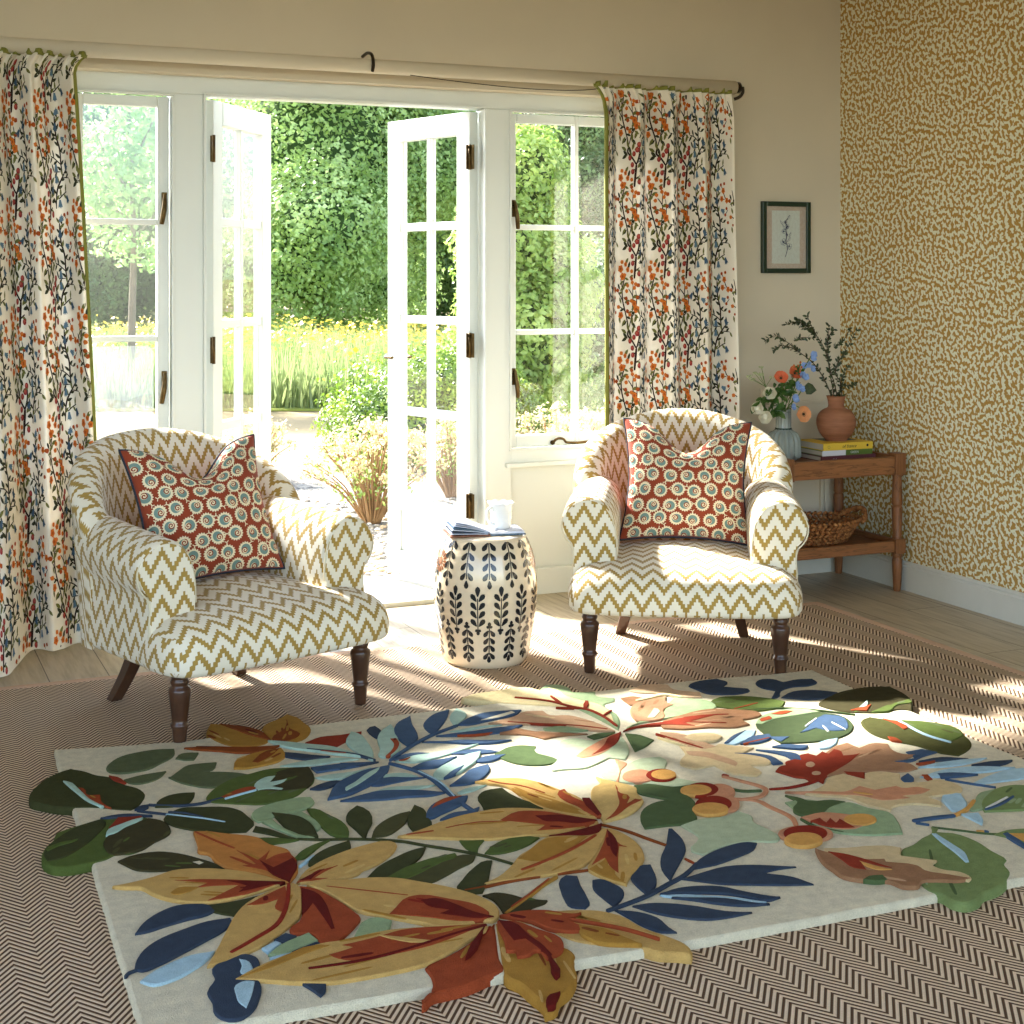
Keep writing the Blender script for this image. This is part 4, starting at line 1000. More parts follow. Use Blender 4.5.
red 2 0 2197 3307 2233 3334 2252 3334 2261 3357 2297 3366 2307 3351 2331 3390 2359 3392 2367 3367 2403 3391 2407 3368 2444 3395 2452 3379 2435 3338 2461 3334 2487 3336 2427 3292 2342 3244 2291 3216 2257 3180 2256 3209 2229 3195 2236 3232 2220 3244 2209 3272
tan2 1 0 2340 3347 2398 3375 2467 3418 2514 3429 2516 3378 2582 3396 2611 3374 2589 3328 2592 3290 2621 3269 2576 3253 2522 3250 2559 3217 2553 3177 2510 3170 2435 3203 2346 3217 2300 3220 2268 3226
tan 3 0 2320 3304 2313 3297 2305 3292 2298 3290 2293 3293 2291 3298 2292 3306 2296 3314 2303 3322 2311 3327 2318 3328 2323 3326 2325 3320 2324 3313
tan 3 0 2293 3240 2288 3235 2282 3232 2275 3232 2270 3234 2267 3238 2267 3244 2270 3250 2275 3255 2281 3258 2288 3259 2293 3256 2296 3252 2296 3246
red 2 0 2356 3229 2402 3201 2370 3158 2356 3188
peach 1 13 2050 3330 2076 3278 2099 3204 2055 3162 1995 3166
redbrown 1 12 2108 3200 2160 3190 2224 3197 2287 3218
peach 1 14 1989 3176 2035 3141 2039 3095 2046 3006 2022 2955
red 2 14 2056 3339 2063 3322
palesage 1 0 1775 3070 1838 3090 1908 3081 1951 3097 1964 3056 1947 3022 1953 2965 1949 2914 1929 2897 1880 2918 1803 2920 1732 2895 1719 2925 1777 2989
palesage 1 0 1769 3477 1804 3512 1847 3528 1859 3506 1923 3538 1979 3531 1982 3504 1940 3436 1927 3376 1952 3340 1978 3305 1899 3308 1846 3355 1795 3385 1767 3429
forest 2 0 1805 3357 1844 3351 1888 3309 1948 3294 1955 3283 1900 3261 1887 3191 1849 3135 1834 3092 1781 3074 1748 3081 1689 3087 1707 3141 1748 3201 1799 3229 1838 3230 1809 3267 1788 3310
peach 3 0 1887 3393 1873 3375 1853 3365 1833 3363 1816 3371 1805 3386 1802 3406 1809 3427 1823 3445 1842 3456 1863 3458 1881 3451 1892 3435 1894 3414
redbrown 4 0 1939 3375 1925 3358 1907 3348 1888 3347 1873 3354 1863 3368 1861 3387 1867 3407 1881 3423 1899 3434 1918 3436 1935 3429 1945 3414 1946 3395
nut 5 0 1939 3375 1928 3362 1913 3354 1897 3352 1884 3358 1876 3370 1874 3385 1879 3401 1890 3415 1906 3423 1922 3425 1935 3419 1943 3407 1945 3391
peach 3 0 2014 3211 1997 3192 1976 3180 1956 3177 1939 3184 1929 3200 1929 3221 1938 3244 1954 3264 1975 3276 1997 3279 2014 3272 2023 3255 2023 3233
redbrown 4 0 1982 3237 1966 3220 1947 3209 1927 3208 1910 3215 1900 3230 1898 3250 1905 3271 1920 3288 1940 3299 1961 3301 1978 3294 1989 3278 1990 3258
nut 5 0 1963 3238 1951 3225 1934 3218 1916 3218 1899 3225 1889 3238 1885 3254 1890 3270 1902 3283 1919 3290 1937 3290 1954 3283 1965 3270 1968 3253
peach 3 0 1980 3136 1965 3117 1948 3104 1932 3100 1921 3105 1916 3118 1919 3137 1929 3158 1944 3177 1961 3190 1977 3195 1988 3190 1993 3176 1990 3157
redbrown 4 0 1959 3137 1942 3118 1921 3107 1899 3105 1880 3113 1869 3129 1868 3151 1876 3173 1893 3193 1915 3205 1938 3207 1956 3199 1967 3182 1968 3160
nut 5 0 1932 3110 1919 3096 1900 3089 1880 3090 1862 3098 1850 3111 1846 3128 1851 3145 1864 3159 1883 3167 1904 3166 1922 3158 1934 3144 1938 3127
peach 3 0 2072 2880 2053 2864 2027 2857 1998 2859 1972 2870 1954 2889 1947 2910 1954 2931 1972 2947 1999 2955 2029 2953 2055 2942 2073 2923 2079 2901
redbrown 4 0 2058 2882 2041 2866 2018 2857 1993 2857 1972 2866 1959 2883 1955 2903 1963 2923 1980 2940 2004 2949 2029 2949 2051 2940 2064 2923 2067 2902
nut 5 0 2025 2855 2010 2842 1991 2835 1970 2835 1953 2843 1941 2857 1938 2873 1944 2890 1959 2903 1978 2911 1999 2910 2017 2902 2029 2889 2031 2872
peach 2 0 1857 3558 1871 3518 1828 3469 1781 3391 1772 3395 1816 3457
forest 1 12 2015 3249 2037 3216 2084 3199
sage 1 0 2089 3103 2145 3100 2199 3047 2234 3039 2253 2987 2280 2946 2261 2885 2224 2820 2154 2840 2097 2875 2070 2914 2073 2981
forest 2 0 2116 3143 2140 3110 2146 3085 2203 3068 2226 3043 2166 3025 2134 3003 2080 2998 2069 3031 2084 3061 2116 3091
peach 2 0 2063 2999 2130 3005 2178 2970 2217 2931 2137 2884 2095 2903 2074 2966
red 3 0 2070 2968 2102 2975 2097 2943 2124 2965 2118 2933 2141 2951 2141 2889 2112 2895 2077 2931
nut 4 0 2218 2910 2204 2898 2186 2892 2167 2892 2152 2899 2142 2912 2140 2927 2146 2942 2159 2954 2178 2961 2197 2960 2213 2953 2223 2941 2225 2925
forest 2 7 2060 2993 2064 2936 2101 2880
palecream 2 0 2165 3129 2252 3169 2300 3212 2346 3217 2370 3166 2407 3199 2446 3193 2481 3158 2457 3119 2480 3085 2540 3083 2562 3049 2555 3005 2527 2986 2451 2989 2433 2990 2441 2949 2421 2925 2380 2961 2310 2969 2289 2950 2257 3014 2246 3064 2201 3098
peach 3 0 2128 3161 2220 3124 2263 3102 2325 3121 2343 3082 2411 3084 2415 3066 2456 3056 2472 3026 2433 3012 2379 3020 2387 2999 2313 3012 2281 3063 2232 3092
nut 4 12 2281 3086 2314 3052
blue 1 0 2612 3300 2668 3303 2688 3263 2624 3249 2570 3229 2531 3246 2603 3247
ltblue 1 0 2558 3183 2616 3192 2704 3188 2780 3172 2732 3159 2639 3156
navy 2 0 2591 3220 2667 3222 2726 3182 2661 3198
rust 2 0 2572 3208 2634 3205 2619 3194 2576 3197
navy 2 0 2698 3139 2763 3141 2826 3126 2790 3112 2726 3114
ltblue 1 0 2513 3119 2599 3140 2695 3131 2794 3080 2716 3080 2625 3095 2555 3101
blue 2 0 2570 3119 2612 3109 2664 3073 2601 3081 2559 3091
blue 3 0 2453 3121 2500 3150 2490 3113 2464 3089 2446 3097
ltblue 1 0 2608 3030 2700 3062 2812 3068 2839 3043 2782 3010 2668 3011 2609 3016
blue 2 5 2563 3081 2603 3024 2640 2980
rust 3 0 2525 3126 2540 3121 2529 3088 2517 3093
ltblue 1 0 2475 2986 2509 2994 2527 2979 2487 2907 2445 2882 2425 2890
blue 2 14 2297 2876 2354 2872 2412 2864
nut 2 12 2412 2864 2475 2890 2525 2927
sage 1 0 2525 2927 2577 2965 2632 2971 2552 2915 2515 2873 2471 2870 2471 2884
green2 2 0 2522 2898 2585 2946 2646 2973 2695 2971 2733 2943 2628 2823 2531 2844 2494 2856
white 3 8 2510 2867 2573 2891 2612 2907
blue 4 8 2499 2858 2554 2870 2628 2904
ltblue 1 0 2431 2866 2475 2854 2454 2814 2430 2790 2431 2831
blue 2 7 2295 2863 2316 2840
forest 1 6 2313 2828 2355 2789 2413 2737 2451 2721
nut 2 9 2390 2763 2405 2754
blue 2 9 2407 2756 2412 2747
green2 1 0 2415 2732 2457 2740 2503 2731 2536 2706 2450 2614 2428 2649 2431 2699
blue 2 0 2433 2724 2448 2724 2436 2658 2418 2628 2427 2701
nut 2 0 2446 2719 2479 2704 2443 2655
green2 9 0 2161 2747 2202 2760 2249 2785 2288 2801 2312 2831 2327 2817 2306 2799 2336 2780 2353 2720 2345 2660 2338 2602 2317 2587 2298 2548 2263 2518 2237 2501 2197 2486 2168 2482 2133 2460 2094 2456 2078 2479 2079 2511 2070 2525 2073 2573 2079 2587 2090 2640 2125 2701
ltblue 2 0 2282 2790 2292 2786 2284 2718 2277 2671 2249 2623 2240 2624 2257 2686 2267 2738
palecream 4 0 1997 2810 2046 2791 2094 2782 2145 2758 2157 2742 2127 2706 2160 2674 2184 2651 2158 2633 2160 2609 2188 2579 2188 2545 2172 2535 2147 2569 2096 2660 2037 2721 2002 2773 1981 2788
brown 5 0 1976 2815 1984 2793 2003 2760 2037 2721 2081 2702 2074 2687 2124 2642 2122 2614 2154 2577 2183 2542 2155 2540 2111 2562 2077 2571 2053 2554 2023 2568 2016 2598 1973 2622 1940 2659 1942 2704 1945 2738 1959 2780
red 6 0 1989 2785 2014 2762 2037 2721 2062 2651 2042 2672 2023 2710 2005 2665 1985 2685 1987 2731
nut 7 0 2019 2711 2034 2675 2056 2643 2027 2653 2015 2678
forest 6 0 1966 2626 1990 2637 2020 2630 2015 2604 1985 2611"""
RZ = SIS_Z; TH = .017                  # carpet top, pile height of the field
b = MB()
OUT = [(.493,4.262),(.66,4.222),(.833,4.194),(1.29,4.196),(1.62,4.186),(2.12,4.18),(2.49,4.166),(2.73,4.128),(2.882,4.122),(2.874,3.88),(2.880,3.60),(2.868,3.33),(2.874,3.13),(2.874,2.515),(2.30,2.512),(2.08,2.517),(1.51,2.532),(1.246,2.546),(.96,2.557),(.645,2.575),(.445,2.59),(.448,2.67),(.472,3.387),(.479,3.758),(.484,4.076)]
def slab(pts, z0, z1, m, ch=.006, wob=.0):
    """thick tufted piece: wall, rounded shoulder and flat top"""
    n = len(pts)
    A = sum(pts[i][0]*pts[(i+1) % n][1]-pts[(i+1) % n][0]*pts[i][1] for i in range(n))
    if A < 0: pts = pts[::-1]
    def inset(d):
        out = []
        for i in range(n):
            p, q, r = pts[i-1], pts[i], pts[(i+1) % n]
            e1 = Vector((q[0]-p[0], q[1]-p[1])); e2 = Vector((r[0]-q[0], r[1]-q[1]))
            if e1.length < 1e-9: e1 = e2
            if e2.length < 1e-9: e2 = e1
            e1.normalize(); e2.normalize(); nn = Vector((-(e1.y+e2.y), e1.x+e2.x))
            if nn.length < .2: nn = Vector((-e1.y, e1.x))
            nn.normalize(); out.append((q[0]+nn.x*d, q[1]+nn.y*d))
        return out
    rings = [(pts, z0), (pts, z1-ch), (inset(ch*.35), z1-ch*.30), (inset(ch), z1)]
    prev = None
    for ring, z in rings:
        cur = [b.v((x, y, z)) for x, y in ring]
        if prev:
            for i in range(n): b.f((prev[i], prev[(i+1) % n], cur[(i+1) % n], cur[i]), m)
        prev = cur
    top = [b.v(b.V[i]) for i in prev]; pv = [Vector((b.V[i][0], b.V[i][1], 0)) for i in top]
    for t in tessellate_polygon([pv]):
        q = [top[i] for i in t]
        a, c, d = (Vector(b.V[i]) for i in q)
        if (c-a).cross(d-a).z < 0: q = q[::-1]
        b.f(q, m, None, False)
SR = random.Random(9)
def inside(p, poly):
    r = False; n = len(poly)
    for i in range(n):
        (x1, y1), (x2, y2) = poly[i], poly[i-1]
        if (y1 > p[1]) != (y2 > p[1]) and p[0] < (x2-x1)*(p[1]-y1)/(y2-y1)+x1: r = not r
    return r
STK = dict(gold=('ochre','ochre','palegold'), ochre=('gold','rustbrown'), orange=('ochre','rust'), rust=('maroon','redbrown','ochre'), rustbrown=('maroon','ochre'), brown=('tan2','tan'), tan2=('brown','tan'), tan=('tan2','palecream'), green=('midgreen','olive'), dkolive=('olive','green'), green2=('forest','sage'), dkolive2=('green','olive'))
def streaks(c, poly, z):
    """feathered yarn streaks running along a petal"""
    if c not in STK: return
    n = len(poly); cx = sum(p[0] for p in poly)/n; cy = sum(p[1] for p in poly)/n
    sxx = sum((p[0]-cx)**2 for p in poly); syy = sum((p[1]-cy)**2 for p in poly); sxy = sum((p[0]-cx)*(p[1]-cy) for p in poly)
    a = .5*math.atan2(2*sxy, sxx-syy); ca_, sa_ = math.cos(a), math.sin(a)
    us = [(p[0]-cx)*ca_+(p[1]-cy)*sa_ for p in poly]; vs = [-(p[0]-cx)*sa_+(p[1]-cy)*ca_ for p in poly]
    L_, W_ = max(us)-min(us), max(vs)-min(vs)
    if L_ < .10 or W_ < .03: return
    for q in range(int(min(9, 2+L_*W_*260))):
        u = SR.uniform(min(us), max(us)); v = SR.uniform(min(vs), max(vs)); ln = SR.uniform(.12, .26)*L_; t = SR.uniform(-.12, .12)
        P = [(cx+(u+d*ln)*ca_-(v+d*ln*t)*sa_, cy+(u+d*ln)*sa_+(v+d*ln*t)*ca_) for d in (-.5, 0, .5)]
        if not all(inside(p, poly) for p in P): continue
        A, B_ = stroke2d(P, SR.uniform(.006, .012), .15)
        slab(A+B_[::-1], z-.001, z+.0004, RK.index(SR.choice(STK[c])), .0006)
fine = []
for i in range(len(OUT)):
    p, q = OUT[i], OUT[(i+1) % len(OUT)]; k = max(1, int(math.hypot(q[0]-p[0], q[1]-p[1])/.02))
    for j in range(k):
        fine.append((p[0]+(q[0]-p[0])*j/k+random.uniform(-.0012,.0012), p[1]+(q[1]-p[1])*j/k+random.uniform(-.0012,.0012)))
slab(fine, RZ, RZ+TH, RK.index('cream'), .007)
for k, line in enumerate(RUGTXT.split('\n')):
    w = line.split(); c, lev, wd = w[0], int(w[1]), int(w[2])/1000; q = [int(x)/1000 for x in w[3:]]; pts = list(zip(q[::2], q[1::2]))
    m = RK.index(c)
    if wd:
        L, R = stroke2d(pts, max(wd, .006)); poly = L+R[::-1]
    else: poly = catmull(pts, 3)
    if lev == 9: slab(poly, RZ, RZ+TH+.0022+(k % 12)*.00012, m, .007); streaks(c, poly, RZ+TH+.0022+(k % 12)*.00012); continue
    z0 = RZ+TH-.001; z1 = RZ+TH+.0024+.0013*lev+(k % 12)*.00008
    if wd: slab(poly, z0, z1, m, .0012)
    else: slab(poly, z0, z1, m, .0028 if len(pts) > 5 else .0015)
    streaks(c, poly, z1)
o = b.build('leaf_rug', RM)
tag(o, 'large cream tufted rug with carved autumn leaves jutting past its edges', 'rug')
# ---------------------------------------------------------------- curtain pole
pole = empty('curtain_pole', (0, YW, 2.125), 0, 'thick cream curtain pole above the french doors', 'curtain pole')
b = MB(); b.tube([(-.4, -.10, 0), (3.43, -.10, 0)], .028, 20); b.build('pole', M['wall'], pole)
b = MB(); b.tube([(3.425, -.10, 0), (3.45, -.10, 0)], .024, 18); b.tube(catmull([(3.437, -.10, .0), (3.437, -.06, .022), (3.437, -.03, .02), (3.437, 0, .0)], 4, False, 3), .008, 8)
b.tube(catmull([(3.452,-.125,0),(3.452,-.128,-.02),(3.445,-.115,-.04),(3.425,-.10,-.05)], 4, False, 3), .007, 8)
b.build('end_bracket', M['bronze'], pole)
b = MB(); b.tube(catmull([(1.80, -.0, .050), (1.80, -.07, .055), (1.80, -.122, .035), (1.80, -.134, .0), (1.80, -.122, -.022)], 5, False, 3), .0065, 10)
b.build('support_hook', M['bronze'], pole, bevel=.0)
b = MB(); b.tube(catmull([(1.95, -.13, -.03), (2.2, -.135, -.048), (2.5, -.135, -.058), (2.7, -.13, -.050), (2.80, -.12, -.035)], 6, False, 3), .0018, 5)
b.build('draw_cord', M['bronze'], pole)

# ---------------------------------------------------------------- printed curtains
CUR = {}
CUR['linen'] = simple('cream_linen', (226,218,200), .9, var=.03, vscale=8, bump=.08, bscale=700, spec=.15, trl=.04)
PC = dict(bark=(52,40,36), olive=(106,106,58), dkolive=(56,58,42), orange=(196,108,44), dkorange=(158,74,34), cherry=(146,56,54), cherryl=(178,84,70), blue=(92,118,136), dkblue=(66,88,108))
PK = list(PC); PM = [simple('print_'+k, PC[k], .9, spec=.12) for k in PK]
M['edge'] = simple('olive_green_edging', (124,124,54), .85, bump=.1, bscale=500)
U = .000572     # one drawing unit in metres
TW, THH = 500*U*.74, 660*U
def motif():
    out = []   # (points in tile units, material, level)
    rr = random.Random(21)
    def st(w, *p, m='bark', l=0): out.append(('s', m, l, w*1.3, list(p)))
    def leafp(x, y, ang, ln=56, wd=20, m='olive', l=1):
        c, s = math.cos(ang), math.sin(ang); q = []
        for t, h in ((0,0),(.22,.36),(.48,.5),(.75,.34),(1,0),(.75,-.34),(.48,-.5),(.22,-.36)): q.append((x+c*t*ln-s*h*wd, y+s*t*ln+c*h*wd))
        out.append(('p', m, l, 0, q))
    def blob(x, y, r, m, l, n=10, a=0, wob=.0, sq=1):
        out.append(('p', m, l, 0, [(x+r*(1+wob*math.cos(5*(2*PI*i/n)))*math.cos(2*PI*i/n+a), y+r*sq*(1+wob*math.cos(5*(2*PI*i/n)))*math.sin(2*PI*i/n+a)) for i in range(n)]))
    # fruit and blossom vine
    st(13, (690,825),(700,745),(710,665)); st(11,(710,665),(660,610),(612,570),(625,530)); st(9,(710,665),(735,605),(738,540)); st(9,(700,772),(742,745))
    st(8,(625,530),(610,480),(580,400),(555,330),(548,240),(590,130)); st(7,(625,520),(655,450),(670,360),(670,290),(622,240)); st(6,(670,290),(675,205)); st(6,(580,400),(510,360)); st(6,(555,330),(500,250)); st(6,(655,450),(702,400)); st(5,(548,240),(530,170)); st(5,(668,340),(612,320)); st(5,(700,400),(715,340),(705,250))
    for x, y, r in ((530,95,23),(552,150,23),(712,385,24),(690,345,20),(535,430,21),(612,100,17),(586,62,15)): 
        blob(x, y, r*1.2, 'orange', 2, 15, rr.random(), .16); blob(x, y, r*.5, 'dkorange', 3, 7)
    for x, y in ((612,215),(668,193),(692,232),(615,342),(657,325),(595,308),(610,400),(637,425),(660,112),(730,212),(510,370),(706,205),(545,45),(600,255),(575,800),(660,165),(498,250),(724,300)):
        a = rr.uniform(0, 6); blob(x, y, 19, 'orange' if rr.random() < .65 else 'dkorange', 2, 9, a, .1, .8)
    for x, y in ((640,615),(685,587),(668,665),(672,715),(735,522),(740,790),(718,560)):
        blob(x, y, 20, 'cherry', 2, 12); blob(x-3, y-4, 10, 'cherryl', 3, 8)
    for x, y, a, d in ((600,560,3.6,0),(606,590,2.7,1),(665,560,-1.2,0),(690,560,-.4,0),(650,590,-1.9,1),(620,675,2.3,0),(640,700,2.0,1),(722,690,-.9,0),(730,712,-.2,1),(704,520,3.9,1),(560,215,-.3,0),(580,220,2.6,0),(585,460,2.2,0),(655,388,-.4,0),(690,480,-1.1,0),(662,500,-1.5,0),(575,340,-.3,0),(668,300,-.2,0),(560,560,.6,1),(625,545,-1.9,0),(715,640,-.3,1),(738,600,-.7,0)):
        leafp(x, y, a, 66, 27, 'dkolive' if d else 'olive', 1)
    for x, y, a in ((600,470,2.4),(570,380,2.7),(600,440,.3),(560,300,.4),(552,260,2.8),(660,420,-.4),(664,400,2.8),(668,320,.3),(560,180,2.5),(575,160,.3),(690,420,.6),(520,300,1.2),(700,700,2.9),(716,760,.4),(680,800,2.8),(640,560,1.2),(520,440,1.4),(500,200,1.1)): leafp(x, y, a, 52, 20, rr.choice(('olive','olive','dkolive')), 1)
    # blue bell vine
    bs = [((800,752),(805,700),(832,610),(880,552),(940,500)), ((830,692),(870,665),(922,645)), ((880,552),(866,480),(860,380),(832,300),(826,180)), ((866,480),(800,440),(750,430)), ((860,522),(790,525)), ((882,556),(972,562)), ((860,390),(902,410)), ((845,330),(790,300)), ((826,230),(850,190)), ((812,660),(765,640))]
    for q in bs: st(9 if len(q) > 3 else 6, *q)
    for q in bs:
        q = catmull(q, 5, False, 3) if len(q) > 2 else [q[0], ((q[0][0]+q[1][0])/2, (q[0][1]+q[1][1])/2), q[1]]
        d = 0; s = 1
        for i in range(1, len(q)):
            dx, dy = q[i][0]-q[i-1][0], q[i][1]-q[i-1][1]; d += math.hypot(dx, dy)
            if d > 24:
                d = 0; a = math.atan2(dy, dx); s = -s
                leafp(q[i][0], q[i][1], a+s*rr.uniform(.6, 1.1), rr.uniform(48, 62), 20, 'dkolive' if rr.random() < .55 else 'olive', 1)
    for x, y, a, m in ((815,500,1.6,'blue'),(930,490,.9,'dkblue'),(815,572,1.5,'blue'),(756,640,2.0,'dkblue'),(936,692,1.2,'dkblue'),(842,720,1.5,'blue'),(842,155,-.6,'blue'),(825,247,1.7,'dkblue'),(902,322,.4,'blue'),(752,292,2.2,'dkblue')):
        c, s = math.cos(a), math.sin(a); q = []
        for t, h in ((0,-.30),(0,.30),(.5,.55),(1.0,.85),(.82,.42),(1.12,.18),(.85,0),(1.12,-.18),(.82,-.42),(1.0,-.85),(.5,-.55)): q.append((x+c*(t-.5)*50-s*h*28, y+s*(t-.5)*50+c*h*28))
        out.append(('p', m, 2, 0, q))
    st(6,(910,172),(932,220),(960,245)); st(5,(890,232),(932,236)); st(5,(935,352),(972,315)); st(5,(880,130),(905,165))
    for x, y, r in ((912,172,23),(890,232,22),(960,246,22)): blob(x, y, r, 'orange', 2, 15, .3, .16); blob(x, y, r*.42, 'dkorange', 3, 7)
    for x, y in ((880,128),(926,120),(955,305),(936,352),(972,410)): blob(x, y, 15, 'dkorange', 2, 9, .4, .1, .85)
    return out
MOT = motif()
def make_curtain(name, xl, xr, folds, fn_edge, flare, lead, label, phase=0, cloth=None, Wc=1.0, umin=0.0):
    """fn_edge(z) -> (x0,x1) of the hung cloth at height z"""
    ZT, ZB2 = 2.105, .012; H = ZT-ZB2; Y0 = YW-.10
    def S(u, z):
        a = float(np.interp(u, ARC, TT)) if ARC is not None else u; x0, x1 = fn_edge(z); x = x0+(x1-x0)*a
        top = max(0, (z-1.98)/.125)
        w = 2*PI*(folds*a+phase+.05*math.sin(5*a))
        amp = (.043+.010*math.sin(2.3*z+7*a))*(1-.62*top)
        y = Y0-.012-amp*(math.sin(w)+.28*math.sin(2*w+.8))+.012*top*math.sin(w*4)
        x += .010*math.cos(w)*(1-top)
        y -= flare(x, z)
        return Vector((x, y, z))
    ARC = None; TT = np.linspace(0, 1, 801); Q = [S(t, 1.2) for t in TT]      # lay the print out along the true cloth length
    ARC = np.concatenate([[0], np.cumsum([(q-p).length for p, q in zip(Q, Q[1:])])]); Wc = float(ARC[-1])
    def N(u, z):
        e = .002; p = S(u, z); n = (S(u+e, z)-p).cross(S(u, z+e)-p); n.normalize()
        return n if n.y < 0 else n
    b = MB(); NU, NV = int(Wc/.0045), 90
    b.grid(lambda i, j: S(i*Wc, ZB2+j*H), NU, NV)
    for tu in range(-1, int(Wc/TW)+2):
        for tv in range(-1, int(H/THH)+2):
            for kind, m, l, w, pts in MOT:
                P = [((x-480)*U*.74+tu*TW+uo0, (y-165)*U) for x, y in pts]
                mi = 1+PK.index(m); lift = .0009+.0005*l
                def put(u, yy):
                    z = ZT-.01-(yy+tv*THH+ph0)
                    return u, z
                if kind == 'p':
                    q = [put(*p) for p in P]
                    if min(t[0] for t in q) < umin or max(t[0] for t in q) > Wc-.004: continue
                    if min(t[1] for t in q) < ZB2+.002 or max(t[1] for t in q) > ZT-.012: continue
                    cu = sum(t[0] for t in q)/len(q); cz = sum(t[1] for t in q)/len(q)
                    c = b.v(S(cu, cz)+N(cu, cz)*lift); o = [b.v(S(*t)+N(*t)*lift) for t in q]
                    for i in range(len(o)): b.f((c, o[(i+1) % len(o)], o[i]), mi)
                else:
                    L, R = stroke2d(P, w*U, .6); L = [put(*p) for p in L]; R = [put(*p) for p in R]
                    for i in range(len(L)-1):
                        q = (L[i], R[i], R[i+1], L[i+1])
                        if min(t[0] for t in q) < umin or max(t[0] for t in q) > Wc-.004 or min(t[1] for t in q) < ZB2+.002 or max(t[1] for t in q) > ZT-.012: continue
                        b.f([b.v(S(*t)+N(*t)*lift) for t in q], mi)
    o = empty(name, (0, 0, 0), 0, label, 'curtain', 'floral curtains at the window wall')
    b.build('curtain_panel', [CUR['linen']]+PM, o)
    e = MB()
    uo = 0 if lead < 0 else Wc
    def edge(i, j):
        z = ZB2+j*H; u = uo; p = S(u, z); return p+N(u, z)*(.003 if i > .5 else -.003)+Vector((lead*(.004 if .2 < i < .8 else -.008), 0, 0))
    ring = []
    for j in range(NV+1):
        z = ZB2+H*j/NV; p = S(uo, z); ring.append([e.v(p+Vector(d)) for d in ((-.007,-.006,0),(.007,-.006,0),(.007,.006,0),(-.007,.006,0))])
    for j in range(NV):
        for i in range(4): e.f((ring[j][i], ring[j][(i+1) % 4], ring[j+1][(i+1) % 4], ring[j+1][i]))
    e.f(ring[0]); e.f(ring[-1])
    prev = None; K = 420
    for i in range(K+1):
        u = Wc*i/K; p = S(u, ZT); wv = .007*math.sin(u*23)+.004*math.sin(u*41)
        cur = [e.v(p+Vector(d)) for d in ((0,-.005,-.012),(0,-.007,.008+wv*.6),(0,.006,.008+wv*.6),(0,.005,-.012))]
        if prev:
            for k in range(4): e.f((prev[k], prev[(k+1) % 4], cur[(k+1) % 4], cur[k]))
        prev = cur
    e.build('edging', M['edge'], o, fix=True)
    return o
ph0 = .03; uo0 = .125
def edgeR(z):
    t = max(0, (z-2.03)/.075); return (2.786-.010*(2-z)/2-.035*t*t, 3.400+.010*math.sin(z*2))
make_curtain('curtain', 0, 0, 4.1, edgeR, lambda x, z: 0, -1, 'floral curtain hanging between the right window and the framed print', .1, None, 1.02)
ph0 = .20; uo0 = .10
def edgeL(z):
    t = max(0, (z-2.03)/.075); return (.02, .692+.108*(max(0,2.1-z)/2.1)**.8+.05*t*t)
def flareL(x, z):
    k = max(0, min(1, (.60-x)/.28)); return .50*k*k*(3-2*k)*(max(0, 1-z/2.0))**2.0
make_curtain('curtain', 0, 0, 5.0, edgeL, flareL, 1, 'floral curtain at the left edge behind the left armchair', .35, None, 1.12, 0)
# ---------------------------------------------------------------- ceramic garden stool
M['glaze'] = simple('cream_glaze', (214,196,166), .12, var=.03, vscale=6, spec=.5, coat=.5)
M['slip'] = simple('black_slip_glaze', (30,33,36), .14, coat=.4)
M['rosette'] = simple('brown_slip_glaze', (120,72,44), .25, coat=.3)
SP = catmull([(.136,0),(.145,.012),(.156,.07),(.170,.15),(.1775,.225),(.175,.30),(.162,.37),(.149,.405),(.141,.420),(.132,.428)], 4, False, 3)
def prof_r(z):
    for (r0, z0), (r1, z1) in zip(SP, SP[1:]):
        if z0 <= z <= z1: return r0+(r1-r0)*(z-z0)/(z1-z0+1e-9)
    return SP[-1][0]
ST = (1.973, 4.742, SIS_Z)
stool = empty('garden_stool', ST, 0, 'barrel shaped cream ceramic stool painted with black leaf sprigs between the armchairs', 'stool')
b = MB(); b.lathe(SP+[(.118,.431),(.06,.432),(.001,.432)], 64)
def SS(th, z, lift=.0):
    r = prof_r(z)+lift; return Vector((r*math.cos(th), r*math.sin(th), z))
cam_az = math.atan2(-ST[1], -ST[0])           # painted front faces the room
def drop(th, z, ang, ln, wd, m=1):
    """leaf: root at (th,z) pointing along ang in the unrolled surface (x=+th direction seen from outside is left->right)"""
    c, s = math.cos(ang), math.sin(ang); q = []
    for t, h in ((0,.10),(.3,.34),(.62,.5),(.86,.36),(1,0),(.86,-.36),(.62,-.5),(.3,-.34),(0,-.10)):
        x = c*t*ln-s*h*wd; y = s*t*ln+c*h*wd; q.append((x, y))
    R = prof_r(z); P = [SS(th+x/R, z+y, .0009) for x, y in q]; ctr = SS(th+c*.5*ln/R, z+s*.5*ln, .0012)
    cc = b.v(ctr); o = [b.v(p) for p in P]
    for i in range(len(o)): b.f((cc, o[i], o[(i+1) % len(o)]), m)
def bar(th, z0, z1, w=.0036, m=1):
    n = 8
    for i in range(n):
        za, zb = z0+(z1-z0)*i/n, z0+(z1-z0)*(i+1)/n
        b.f([b.v(SS(th+d/prof_r(z), z, .001)) for z, d in ((za,-w/2),(za,w/2),(zb,w/2),(zb,-w/2))], m)
NS_ = 14
